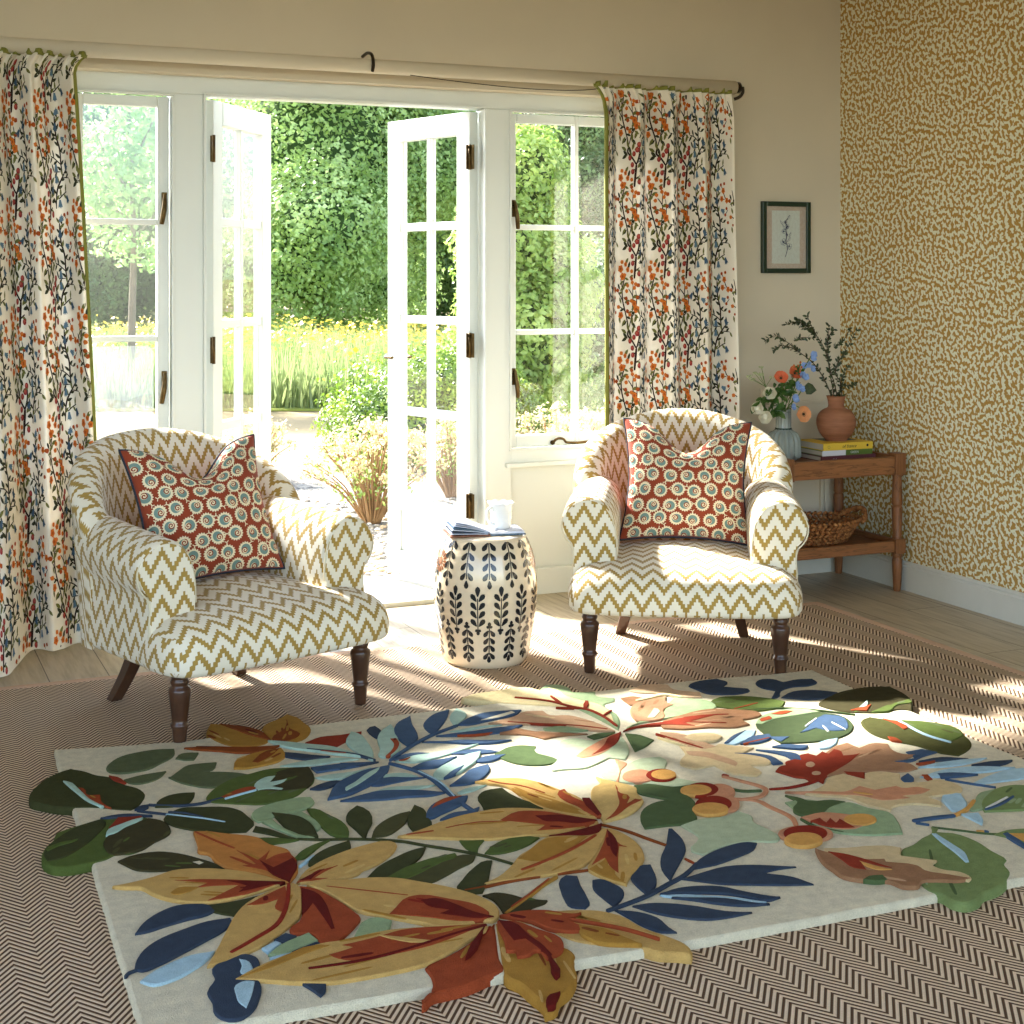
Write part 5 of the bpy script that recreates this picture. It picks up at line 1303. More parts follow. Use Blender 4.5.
for k in range(NS_):
    th = cam_az+2*PI*(k+.18)/NS_
    # upper row hangs from the rim
    bar(th, .306, .422)
    for j, z in enumerate((.420,.388,.356,.324)):
        for s in (-1, 1): drop(th+s*.004/.16, z+.002, -PI/2+s*.58, .030, .016)
    drop(th, .302, -PI/2, .028, .016)
    # middle row stands on a heart
    t2 = th+PI/NS_
    bar(t2, .138, .244)
    for z in (.240,.212,.184,.156):
        for s in (-1, 1): drop(t2+s*.004/.17, z-.006, PI/2-s*.66, .031, .017)
    drop(t2, .250, PI/2, .034, .018)
    for s in (-1, 1): drop(t2, .131, PI/2-s*.9, .012, .011)
    drop(t2, .139, -PI/2, .020, .012)
    # bottom row, upside down
    bar(th, .052, .152)
    for s in (-1, 1): drop(th, .152, -PI/2-s*.9, .012, .011)
    drop(th, .145, PI/2, .020, .012)
    for z in (.136,.110,.084,.058):
        for s in (-1, 1): drop(th+s*.003/.16, z, -PI/2+s*.60, .027, .015)
    drop(th, .048, -PI/2, .024, .014)
# pierced coin rosettes on the two sides
for sgn in (-1.13, 1.35):
    th = cam_az+sgn*1.0; z0 = .352
    for i in range(16):
        a = 2*PI*i/16; R = prof_r(z0)
        drop(th+.017*math.cos(a)/R, z0+.017*math.sin(a), a, .022, .010, 2)
    R = prof_r(z0); cc = b.v(SS(th, z0, .0012)); o = [b.v(SS(th+.014*math.cos(2*PI*i/16)/R, z0+.014*math.sin(2*PI*i/16), .0012)) for i in range(16)]
    for i in range(16): b.f((cc, o[i], o[(i+1) % 16]), 1 if False else 2)
b.build('body', [M['glaze'], M['slip'], M['rosette']], stool)

# ---------------------------------------------------------------- open notebook and mug on the stool
M['page'] = simple('notebook_page', (206,210,222), .8, var=.03, vscale=30)
M['stripe'] = simple('blue_striped_cover', (86,112,132), .7, var=.5, vscale=140)
M['cover'] = simple('brown_orange_cover', (132,84,62), .7, var=.35, vscale=60)
M['navyp'] = simple('navy_page_edge', (58,66,84), .7)
zt = ST[2]+.433
RB = math.radians(-12)
book = empty('open_notebook', (ST[0], ST[1], zt), RB, 'open notebook with fanned pages lying on the ceramic stool', 'notebook')
b = MB()
b.box(-.135,.005,-.075,.075,0,.004); b.build('cover_board', M['cover'], book, bevel=.001)
b = MB(); b.box(.0,.128,-.070,.078,.0,.004); b.build('cover_board', M['stripe'], book, bevel=.001)
b = MB(); b.box(.004,.124,-.066,.074,.0045,.012)
b.build('pages', M['page'], book, bevel=.001)
for k in range(7):
    b = MB(); lift = .006+k*.0042; n = 10; rise = math.radians(2.0+k*3.4); off = k*.0035
    pr = [(-.002-.128*t*math.cos(rise)+off*.3, .005+k*.0012+.128*t*math.sin(rise)*(1-.28*t)) for t in [i/n for i in range(n+1)]]
    th_ = .0022 if k < 6 else .0012
    A = []
    for x, z in pr: A.append([b.v((x, -.068+k*.0015, z)), b.v((x, .070+k*.0015, z)), b.v((x, .070+k*.0015, z+th_)), b.v((x, -.068+k*.0015, z+th_))])
    for i in range(n):
        for q in range(4): b.f((A[i][q], A[i][(q+1) % 4], A[i+1][(q+1) % 4], A[i+1][q]), 0, None, False)
    b.f(A[0], 0, None, False); b.f(A[-1][::-1], 0, None, False)
    b.build('page_leaf', M['navyp'] if k in (1,) else (M['stripe'] if k == 3 else M['page']), book, fix=True)
M['white_ceramic'] = simple('white_glazed_stoneware', (226,226,222), .2, coat=.3)
mug = empty('mug', (ST[0]+.060, ST[1]+.002, zt+.0125), math.radians(20), 'white mug with a frilled rim standing on the open notebook', 'mug')
b = MB(); N = 60
def mugp(r, z, a, fr): return ((r+fr*.0030*math.cos(a*9))*math.cos(a), (r+fr*.0030*math.cos(a*9))*math.sin(a), z+fr*.0022*math.cos(a*9+1))
PRM = [(.001,.001,0),(.030,0,0),(.034,.003,0),(.0355,.02,0),(.037,.045,0),(.038,.066,0),(.0405,.079,.35),(.0475,.088,1),(.0455,.0885,1),(.0385,.079,.35),(.0345,.062,0),(.033,.01,0),(.001,.008,0)]
rows = [[b.v(mugp(r, z, 2*PI*i/N, fr)) for i in range(N)] for r, z, fr in PRM]
for A, C in zip(rows, rows[1:]):
    for i in range(N): b.f((A[i], A[(i+1) % N], C[(i+1) % N], C[i]))
for z in (.028,.042,.056): b.tube([((.0366+z*.03)*math.cos(2*PI*i/40), (.0366+z*.03)*math.sin(2*PI*i/40), z) for i in range(40)], .0009, 5, closed=True)
b.build('cup_body', M['white_ceramic'], mug)
b = MB(); b.tube(catmull([(-.036,0,.066),(-.050,0,.072),(-.064,0,.064),(-.068,0,.048),(-.060,0,.030),(-.046,0,.018),(-.036,0,.014)], 4, False, 3), lambda t: .0055+.0012*math.cos(2*PI*t), 10)
b.build('handle', M['white_ceramic'], mug)

# ---------------------------------------------------------------- side table in the corner
TX0, TX1, TY0, TY1 = 3.412, 4.018, 5.075, 5.535
tb = empty('side_table', ((TX0+TX1)/2, (TY0+TY1)/2, 0), 0, 'two tier brown oak side table standing in the wallpapered corner', 'side table')
ox, oy = tb.location.x, tb.location.y
def tbox(name, mat, x0, x1, y0, y1, z0, z1, bev=.003):
    q = MB(); q.box(x0-ox, x1-ox, y0-oy, y1-oy, z0, z1); return q.build(name, mat, tb, bevel=bev)
L = .052
tbox('front_rail', M['oak_x'], TX0+L, TX1-L, TY0+.006, TY0+.03, .492, .566); tbox('back_rail', M['oak_x'], TX0+L, TX1-L, TY1-.03, TY1-.006, .492, .566)
tbox('side_rail', M['oak_y'], TX0+.006, TX0+.03, TY0+L, TY1-L, .492, .566); tbox('side_rail', M['oak_y'], TX1-.03, TX1-.006, TY0+L, TY1-L, .492, .566)
tbox('top_board', M['oak_x'], TX0+.03, TX1-.03, TY0+.03, TY1-.03, .528, .546)
tbox('shelf', M['oak_x'], TX0+.03, TX1-.03, TY0+.03, TY1-.03, .176, .192)
tbox('shelf_rail', M['oak_x'], TX0+L, TX1-L, TY0+.008, TY0+.03, .168, .214); tbox('shelf_rail', M['oak_x'], TX0+L, TX1-L, TY1-.03, TY1-.008, .168, .214)
tbox('shelf_rail', M['oak_y'], TX0+.008, TX0+.03, TY0+L, TY1-L, .168, .214); tbox('shelf_rail', M['oak_y'], TX1-.03, TX1-.008, TY0+L, TY1-L, .168, .214)
for x in (TX0+L/2, TX1-L/2):
    for y in (TY0+L/2, TY1-L/2):
        q = MB(); h = L/2
        q.box(x-ox-h, x-ox+h, y-oy-h, y-oy+h, .488, .580); q.box(x-ox-h, x-ox+h, y-oy-h, y-oy+h, .160, .222)
        q.lathe([(.021,.222),(.0185,.23),(.0225,.34),(.0225,.352),(.0175,.358),(.0225,.364),(.0225,.38),(.0185,.475),(.022,.488)], 20, (x-ox, y-oy, 0))
        q.lathe([(.0135,0),(.016,.01),(.0205,.10),(.0215,.13),(.018,.142),(.022,.15),(.022,.16)], 20, (x-ox, y-oy, 0))
        q.build('leg', M['oak_z'], tb, bevel=.002)

# ---------------------------------------------------------------- books
M['b_yellow'] = simple('yellow_book_cloth', (214,178,58), .6); M['b_green'] = simple('green_book_jacket', (86,108,44), .5)
M['b_white'] = simple('white_book_jacket', (206,204,206), .5); M['b_maroon'] = simple('maroon_book_cloth', (92,46,52), .6)
M['b_dark'] = simple('dark_cover_picture', (58,62,52), .5, var=.4, vscale=18)
def paper_edge():
    g = NT('page_edges'); x, y, z = g.sep(g.coord()); 
    f = g.noise(g.comb(0, g.math('MULTIPLY', y, 6), g.math('MULTIPLY', z, 900)), 1, 1)
    return g.done(g.pbr(g.mix(f, lin((206,198,180)), lin((150,142,128))), .8))
M['pgedge'] = paper_edge()
def text(parent, body, size, loc, rot, mat, name, shear=0):
    cu = bpy.data.curves.new(name, 'FONT'); cu.body = body; cu.size = size; cu.extrude = .0002; cu.align_x = 'CENTER'; cu.align_y = 'CENTER'; cu.shear = shear
    o = bpy.data.objects.new(name, cu); COL.objects.link(o)
    dg = bpy.context.evaluated_depsgraph_get(); me = bpy.data.meshes.new_from_object(o.evaluated_get(dg))
    bpy.data.objects.remove(o); bpy.data.curves.remove(cu)
    m = bpy.data.objects.new(name, me); COL.objects.link(m); me.materials.clear(); me.materials.append(mat)
    m.parent = parent; m.location = loc; m.rotation_euler = rot; return m
def make_book(x0, x1, y0, y1, z0, th, mats, label, split=None):
    w, d = x1-x0, y1-y0
    o = empty('book', ((x0+x1)/2, (y0+y1)/2, z0), 0, label, 'book', 'books on the side table')
    c = MB(); b0 = .0025
    c.box(-w/2, w/2, -d/2, d/2, 0, b0, 0); c.box(-w/2, w/2, -d/2, d/2, th-b0, th, 1 if len(mats) > 1 else 0)
    if split is None: c.box(-w/2, w/2, -d/2, -d/2+.003, b0, th-b0, 0)
    else:
        c.box(-w/2, -w/2+split, -d/2, -d/2+.003, b0, th-b0, 2); c.box(-w/2+split, w/2, -d/2, -d/2+.003, b0, th-b0, 0)
        c.box(-w/2, -w/2+split, -d/2-.0006, -d/2+.001, .0, th, 2)
    c.build('cover', mats, o, bevel=.0008)
    p = MB(); p.box(-w/2+.003, w/2-.003, -d/2+.003, d/2-.003, b0, th-b0); p.build('pages', M['pgedge'], o)
    return o
RX = (PI/2, 0, 0)
bk = make_book(3.683, 3.962, 5.205, 5.40, .5462, .0205, [M['b_maroon']], 'maroon book at the bottom of the stack on the side table')
text(bk, '- - -', .012, (-.07, -.0980, .0100), RX, M['b_white'], 'spine_lettering')
bk = make_book(3.690, 3.945, 5.205, 5.395, .5670, .0225, [M['b_green'], M['b_green'], M['b_white']], 'green and white book in the middle of the stack on the side table', .118)
text(bk, 'GREEN', .0135, (.035, -.0957, .0112), RX, M['b_white'], 'spine_lettering')
bk = make_book(3.693, 3.945, 5.202, 5.39, .5898, .0300, [M['b_yellow'], M['b_yellow']], 'yellow book on top of the stack under the terracotta vase')
text(bk, 'of france', .020, (.005, -.0945, .015), RX, M['black'], 'spine_lettering', .25)
q = MB(); q.lathe([(.0001,0),(.0055,0),(.0055,.0004),(.0001,.0004)], 12, T=Matrix.Translation((.098,-.0941,.0155)) @ Matrix.Rotation(PI/2, 4, 'X')); q.build('publisher_mark', M['black'], bk)
q = MB(); q.tube([(-.098+.0055*math.cos(2*PI*i/20), -.0942, .0145+.0055*math.sin(2*PI*i/20)) for i in range(20)], .0005, 5, closed=True); q.build('ring_mark', M['b_dark'], bk)
q = MB(); q.box(-.055,.10,-.02,.09,.0300,.0304); q.build('cover_picture', M['b_dark'], bk)

# ---------------------------------------------------------------- terracotta vase
def terra():
    g = NT('terracotta'); oc = g.coord(); x, y, z = g.sep(oc)
    n = g.noise(g.comb(x, y, g.math('MULTIPLY', z, 5)), 9, 4); band = g.noise(g.comb(0, 0, z), 60, 1)
    col = g.ramp(g.math('MULTIPLY_ADD', n, .6, g.math('MULTIPLY', band, .4)), [(.3, lin((122,78,54))), (.5, lin((146,96,68))), (.7, lin((168,116,84)))])
    return g.done(g.pbr(col, .75, 0, g.bump(band, .15, .002), spec=.25))
M['terra'] = terra()
VT = (3.822, 5.292, .6202)
va = empty('vase', VT, 0, 'round terracotta vase with a narrow neck standing on the yellow book', 'vase')
b = MB(); b.lathe(catmull([(.046,0),(.048,.006),(.056,.014),(.074,.040),(.083,.075),(.081,.098),(.067,.122),(.048,.135),(.036,.141),(.033,.150),(.034,.162),(.040,.186),(.042,.190)], 4, False, 3)+[(.037,.189),(.030,.155),(.030,.12)], 48, cap=False)
b.f([b.v((.046*math.cos(2*PI*i/48), .046*math.sin(2*PI*i/48), 0)) for i in range(48)][::-1])
b.build('body', M['terra'], va)

# ---------------------------------------------------------------- ribbed glass vase
def gl_mat():
    g = NT('grey_green_glass'); b_ = g.n('ShaderNodeBsdfPrincipled')
    b_.inputs['Base Color'].default_value = lin((196,208,200)); b_.inputs['Roughness'].default_value = .08; b_.inputs['Transmission Weight'].default_value = .55; b_.inputs['IOR'].default_value = 1.4
    return g.done(b_.outputs[0])
M['vglass'] = gl_mat(); M['vdark'] = simple('dark_glass_ring', (34,52,46), .2)
GV = (3.588, 5.34, .5462)
gv = empty('vase', GV, 0, 'ribbed grey green glass bottle vase holding the cut flowers', 'vase')
b = MB(); N = 96
pr = catmull([(.060,0),(.067,.006),(.070,.05),(.068,.085),(.057,.108),(.040,.122),(.033,.128)], 4, False, 3)+[(.032,.132),(.032,.205),(.033,.212),(.0305,.212),(.0295,.14),(.025,.12),(.050,.095),(.060,.06),(.056,.008),(.001,.007)]
rows = []
for k, (r, z) in enumerate(pr):
    rib = .0050 if (.01 < z < .118 and k < 26) else .0012
    rows.append([b.v(((r+rib*math.cos(16*2*PI*i/N))*math.cos(2*PI*i/N), (r+rib*math.cos(16*2*PI*i/N))*math.sin(2*PI*i/N), z)) for i in range(N)])
for A, C in zip(rows, rows[1:]):
    for i in range(N): b.f((A[i], A[(i+1) % N], C[(i+1) % N], C[i]))
b.f(rows[0][::-1]); b.build('body', M['vglass'], gv)
b = MB(); b.lathe([(.0345,.126),(.036,.129),(.0345,.133)], 40, cap=False); b.build('neck_ring', M['vdark'], gv)

# ---------------------------------------------------------------- basket on the shelf
def bask():
    g = NT('water_hyacinth'); oc = g.coord(); n = g.noise(oc, 60, 3)
    return g.done(g.pbr(g.ramp(n, [(.3, lin((96,56,28))), (.5, lin((150,96,52))), (.75, lin((190,134,80)))]), .7, spec=.25))
M['basket'] = bask()
bs = empty('basket', (3.70, 5.30, .192), 0, 'shallow woven brown basket on the lower shelf of the side table', 'basket')
b = MB()
def oval(rx, ry, z, w, n, lean):
    for i in range(n):
        a = 2*PI*(i+.5*(lean % 2))/n; c = Vector((rx*math.cos(a), ry*math.sin(a), z)); t = Vector((-rx*math.sin(a), ry*math.cos(a), 0)).normalized()
        up = Vector((0,0,1)); T = Matrix((t, t.cross(up), up)).transposed()
        T = T.to_4x4() @ Matrix.Rotation((.55 if lean % 2 else -.55), 4, 'Y')
        b.ball(c, (w*1.25, w*.62, w*.62), 7, 5, 0, T)
for k in range(6):
    f = k/5; oval(.165+.062*f, .105+.050*f, .014+.0165*k, .0125, 46+2*k, k)
b.lathe([(.001,.004),(1,.004),(1,.010),(.001,.010)], 40, m=0, T=Matrix.Diagonal((.165,.105,1,1)))
b.build('woven_body', M['basket'], bs)
for sx in (-1, 1):
    h = MB(); pts = catmull([(sx*.205,-.085,.092),(sx*.236,-.055,.112),(sx*.256,0,.128),(sx*.236,.055,.112),(sx*.205,.085,.092)], 5, False, 3)
    for d in (0, 1): h.tube([(p[0]+.007*math.cos(i*.9+PI*d), p[1], p[2]+.007*math.sin(i*.9+PI*d)) for i, p in enumerate(pts)], .0085, 8)
    h.build('handle', M['basket'], bs)

# ---------------------------------------------------------------- framed print
M['frame'] = simple('dark_green_lacquer', (22,44,30), .3, coat=.3); M['mat'] = simple('taupe_mount', (184,168,152), .9); M['paperw'] = simple('print_paper', (198,204,194), .9)
M['inkblue'] = simple('blue_ink', (44,56,92), .7)
px0, px1, pz0, pz1 = 3.622, 3.873, 1.333, 1.648
pf = empty('picture_frame', ((px0+px1)/2, YW, (pz0+pz1)/2), 0, 'small dark green framed print of a blue flower sprig on the wall', 'picture')
w, h = (px1-px0)/2, (pz1-pz0)/2; fw = .021
b = MB()
b.box(-w, -w+fw, -.022, -.001, -h, h); b.box(w-fw, w, -.022, -.001, -h, h); b.box(-w+fw, w-fw, -.022, -.001, -h, -h+fw); b.box(-w+fw, w-fw, -.022, -.001, h-fw, h)
b.build('frame', M['frame'], pf, bevel=.002)
b = MB(); b.box(-w+fw-.002, w-fw+.002, -.012, -.002, -h+fw-.002, h-fw+.002, 0)
b.box(-.073, .072, -.0126, -.0122, -.115, .118, 1); b.build('mount', [M['mat'], M['paperw']], pf)
b = MB(); b.box(-w+fw, w-fw, -.0165, -.0155, -h+fw, h-fw); b.build('glazing', M['glass'], pf)
b = MB()
def ink(pts, wd):
    L, R = stroke2d(pts, wd, .5)
    for i in range(len(L)-1): b.f([b.v((p[0], -.0129, p[1])) for p in (L[i], R[i], R[i+1], L[i+1])], 0, None, False)
def cv(x, y): return ((x-380)/640*.235*1.0, (420-y)/640*.235*1.32)
stem = [cv(*p) for p in ((368,600),(395,540),(400,500),(378,460),(392,400),(378,345),(392,315),(368,285),(408,245))]
ink(stem, .0042)
rr = random.Random(4)
for x, y, r in ((345,462,38),(425,500,34),(348,365,26),(395,318,24),(368,282,20),(392,395,16)):
    c = cv(x, y)
    for k in range(5):
        a = 2*PI*k/5+rr.random(); R_ = r/640*.27
        loop = [(c[0]+R_*.5*math.cos(a)+R_*.5*math.cos(a+t*PI*.4-PI)*1.0, c[1]+R_*.5*math.sin(a)+R_*.5*math.sin(a+t*PI*.4-PI)) for t in range(6)]
        ink(loop, .0013)
    b.poly([(c[0]+.0042*math.cos(2*PI*i/10), -.0129, c[1]+.0042*math.sin(2*PI*i/10)) for i in range(10)])
for x, y, a in ((400,460,.9),(420,420,1.1),(380,350,2.3),(340,310,2.2),(375,350,.7),(400,260,1.0),(380,480,2.6)):
    c = cv(x, y); ink([c, (c[0]+.014*math.cos(a)-.003*math.sin(a), c[1]+.014*math.sin(a)+.003*math.cos(a)), (c[0]+.026*math.cos(a), c[1]+.026*math.sin(a))], .0022)
    ink([c, (c[0]+.014*math.cos(a)+.004*math.sin(a), c[1]+.014*math.sin(a)-.004*math.cos(a)), (c[0]+.026*math.cos(a), c[1]+.026*math.sin(a))], .0014)
b.build('sprig_drawing', M['inkblue'], pf)
# ---------------------------------------------------------------- stems in the vases (positions from where each bloom hangs in the corner)
M['leafdk'] = leaf_mat('dark_box_leaf', (38,50,30), (52,66,38), (74,88,50), .15, 40)
M['leafgr'] = leaf_mat('flower_foliage', (52,84,36), (74,108,48), (104,134,66), .25, 40)
M['twig'] = simple('brown_twig', (70,58,42), .8); M['stemgr'] = simple('green_flower_stem', (96,124,62), .6)
CAMF, CAMX, CAMY, CAMH, CAMZ = 1496.0, 512.0, 275.0, 1.325, math.atan2(654, 1496)
def at(gx, gz, Y):
    """sketch grid of the arrangement -> metres in the room (gx to the right along the wall, gz downwards)"""
    return Vector((3.61+(gx-400)*0.0006833+(Y-5.29)*.68, Y, 0.932-(gz-500)*0.0005743))
def leaf_at(b, p, d, ln, wd, m=0, cup=.15):
    d = Vector(d).normalized(); s = d.cross(Vector((random.uniform(-1,1), random.uniform(-1,1), random.uniform(-.3,1))))
    if s.length < 1e-3: s = d.orthogonal()
    s.normalize(); n = s.cross(d)
    P = [p, p+d*ln*.35+s*wd*.5+n*cup*wd, p+d*ln*.7+s*wd*.42+n*cup*wd, p+d*ln, p+d*ln*.7-s*wd*.42+n*cup*wd, p+d*ln*.35-s*wd*.5+n*cup*wd]
    i = [b.v(q) for q in P]; c1 = b.v(p+d*ln*.35); c2 = b.v(p+d*ln*.7)
    for f in ((i[0],i[1],c1),(i[1],i[2],c2,c1),(i[2],i[3],c2),(i[0],c1,i[5]),(c1,c2,i[4],i[5]),(c2,i[3],i[4])): b.f(f, m)
def branch(name, paths, label, dens, ln, cat='branch', group=None, tipd=1.0):
    root = paths[0][0]
    o = empty(name, root, 0, label, cat, group)
    s = MB(); l = MB()
    for path in paths:
        pts = [Vector(p)-root for p in catmull([tuple(p) for p in path], 6, False, 3)]
        s.tube(pts, lambda t: .0026-.0017*t, 6)
        tot = 0; k = 0
        for a, c in zip(pts, pts[1:]):
            d = c-a; L_ = d.length; n = max(1, int(L_*dens))
            for j in range(n):
                tot += 1; p = a+d*(j+random.random())/n; fr = k/len(pts)
                for sd in (0, 1):
                    side = d.cross(Vector((random.uniform(-1,1), random.uniform(-1,1), random.uniform(-1,1)))).normalized()
                    if p.z > .02 or True: leaf_at(l, p, d.normalized()*.7+side, ln*random.uniform(.7,1.15), ln*random.uniform(.38,.52))
            k += 1
    s.build('stem', M['twig'], o); l.build('leaves', M['leafdk'], o)
    return o
VY = 5.292
neck = lambda dx=0, dy=0: Vector((VT[0]+dx, VT[1]+dy, VT[2]+.13))
def pth(root, mouth, *q): return [root, mouth]+[at(x, y, Y) for x, y, Y in q]
mouth = lambda dx, dy=0: Vector((VT[0]+dx, VT[1]+dy, VT[2]+.192))
B = [ ('box_branch', [pth(neck(-.005), mouth(-.012), (665,560,5.29), (640,420,5.28), (600,320,5.27), (545,245,5.26), (480,180,5.25), (400,160,5.25), (340,172,5.24)), [at(560,260,5.26), at(520,180,5.24), at(490,110,5.23)], [at(480,180,5.25), at(440,160,5.26), at(410,150,5.26)], [at(545,245,5.26), at(500,210,5.28), at(450,190,5.28)]], 'leafy green branch with a bushy drooping tip above the terracotta vase', 85),
 ('box_branch', [pth(neck(-.012), mouth(-.020,.01), (620,590,5.30), (540,470,5.31), (430,380,5.32), (330,300,5.33), (250,262,5.33), (190,292,5.34)), [at(430,380,5.32), at(360,345,5.32), at(300,335,5.32), at(240,368,5.32)], [at(400,300,5.3), at(440,278,5.3), at(535,280,5.28)]], 'leafy green branch reaching furthest left from the terracotta vase', 60),
 ('box_branch', [pth(neck(.004), mouth(-.004,-.01), (660,500,5.27), (640,380,5.26), (645,270,5.25), (655,190,5.25)), [at(640,330,5.26), at(655,260,5.24), at(685,215,5.24)]], 'upright leafy branch in the middle of the terracotta vase', 70),
 ('box_branch', [pth(neck(.012), mouth(.016), (740,620,5.28), (700,530,5.27), (740,430,5.26), (800,330,5.24), (860,220,5.22)), [at(690,350,5.26), at(740,320,5.25), at(810,210,5.24)], [at(700,530,5.27), at(720,460,5.26), at(770,390,5.25)]], 'leafy branch leaning right across the wallpaper from the terracotta vase', 60),
 ('box_branch', [pth(neck(.014,-.01), mouth(.022,-.01), (745,600,5.27), (760,550,5.26), (800,490,5.25)), [at(745,625,5.27), at(800,632,5.25), at(850,622,5.24)]], 'short leafy sprig at the right lip of the terracotta vase', 70)]
for n_, ps, lb, dn in B: branch(n_, ps, lb, dn, .021, 'branch', 'green branches in the terracotta vase')

# cut flowers
GY = 5.34
gneck = lambda dx=0, dy=0: Vector((GV[0]+dx, GV[1]+dy, GV[2]+.05))
gm = lambda dx, dy=0: Vector((GV[0]+dx, GV[1]+dy, GV[2]+.213))
PET = {}
PET['coral'] = simple('coral_petal', (222,110,70), .6, var=.12, vscale=60, trl=.25); PET['peach'] = simple('peach_petal', (232,160,104), .6, var=.1, vscale=60, trl=.25)
PET['white'] = simple('ivory_petal', (236,232,212), .6, trl=.2); PET['blue'] = simple('sky_blue_petal', (136,164,214), .6, var=.12, vscale=80, trl=.2)
PET['bud'] = simple('orange_bud', (200,112,66), .6); PET['umbel'] = simple('pale_green_umbel', (172,178,132), .7); PET['eye'] = simple('dark_flower_eye', (60,52,28), .6)
def flower_root(name, path, label, cat='flower', group=None):
    o = empty(name, path[0], 0, label, cat, group)
    s = MB(); s.tube([Vector(p)-path[0] for p in catmull([tuple(p) for p in path], 5, False, 3)], .0022, 6); s.build('stem', M['stemgr'], o)
    return o
def face_frame(n):
    n = Vector(n).normalized(); x = n.cross(Vector((0,0,1)))
    if x.length < .1: x = Vector((1,0,0))
    x.normalize(); y = n.cross(x); return Matrix((x, y, n)).transposed()
def open_flower(o, c, n, R, mat, np_=6, cup=.35):
    T = face_frame(n)
    for k in range(np_):
        a0 = 2*PI*k/np_+random.uniform(-.1,.1); b = MB()
        def fn(u, v):
            w = (u-.5)*2*(.20+.80*math.sin(PI*min(1, v*.80+.08))**.8)*R*.60; r = R*(.10+.9*v)*(1-.10*abs(u-.5)*2*v)
            z = cup*R*v*v+.10*R*(u-.5)**2*4*v+.03*R*math.sin(9*u+k)+.002*(k % 2)
            p = Vector((r*math.cos(a0)-w*math.sin(a0), r*math.sin(a0)+w*math.cos(a0), z)); return Vector(c)+T @ p
        b.grid(fn, 6, 5); b.build('petal', mat, o)
    e = MB(); e.ball(Vector(c)+T @ Vector((0,0,R*.08)), R*.17, 10, 6)
    for k in range(14):
        a = 2*PI*k/14; p = Vector(c)+T @ Vector((R*.26*math.cos(a), R*.26*math.sin(a), R*.16)); e.ball(p, R*.035, 5, 4)
    e.build('centre', PET['eye'], o)
def rel(o, p): return Vector(p)-o.location
def leaves_on(o, items, mat='leafgr'):
    b = MB()
    for p, d, ln, wd in items: leaf_at(b, rel(o, p), d, ln, wd)
    b.build('leaves', M[mat], o)
for i, (x, y, Y, R, mat, n, lb) in enumerate([(300,566,5.27,.030,'coral',(-.35,-.8,.55),'left coral anemone of the pair standing above the glass vase'),(400,538,5.29,.031,'coral',(-.1,-.85,.5),'right coral anemone of the pair standing above the glass vase'),(462,828,5.24,.036,'peach',(.0,-1,.1),'peach anemone drooping beside the neck of the glass vase')]):
    c = at(x, y, Y)
    path = [gneck(.004*i), gm(-.01+.012*i, -.01)]
    path += [c*.5+path[-1]*.5+Vector((.004,.01,.01)), c] if i < 2 else [at(400,770,5.28), at(440,790,5.27), c+Vector((0,.012,.004))]
    o = flower_root('anemone', path, lb, 'flower', 'anemones in the glass vase')
    open_flower(o, rel(o, c), n, R, PET[mat], 6, .38 if i < 2 else .12)
    if i < 2: leaves_on(o, [(path[2]+Vector((random.uniform(-.02,.02), 0, random.uniform(-.03,.02))), (random.uniform(-1,1), -.5, .5), .045, .022) for k in range(7)])
for i, (x, y, Y, R, lb) in enumerate([(220,672,5.25,.030,'ivory rose highest of the three left of the glass vase'),(130,770,5.24,.027,'ivory rose furthest left of the three by the glass vase'),(188,834,5.23,.029,'ivory rose lowest of the three beside the glass vase neck')]):
    c = at(x, y, Y); m = gm(-.018, -.006*i)
    o = flower_root('rose', [gneck(-.006), m, m*.5+c*.5+Vector((0,0,.03)), c], lb, 'flower', 'ivory roses in the glass vase')
    T = face_frame((-.4,-.8,.45 if i == 0 else -.1))
    b = MB()
    b.ball(rel(o, c), R*.50, 10, 7)
    for ring, (nn, rr_, hh) in enumerate(((6,1.0,.35),(6,.80,.62),(5,.60,.86),(4,.36,1.0))):
        for k in range(nn):
            a0 = 2*PI*(k+.5*ring)/nn
            def fn(u, v):
                a = a0+(u-.5)*1.35; r = R*rr_*(.35+.65*math.sin(v*1.6))*(1-.12*abs(u-.5)*2*v); z = R*hh*(v*1.0-.30)+.05*R*math.sin(7*u+ring)
                return rel(o, c)+T @ Vector((r*math.cos(a), r*math.sin(a), z))
            b.grid(fn, 5, 4)
    b.build('petals', PET['white'], o)
    leaves_on(o, [(m*.4+c*.6+Vector((random.uniform(-.02,.02), random.uniform(-.02,.0), random.uniform(-.02,.04))), (random.uniform(-1,.6), -.4, random.uniform(-.6,.6)), .052, .026) for k in range(9)])
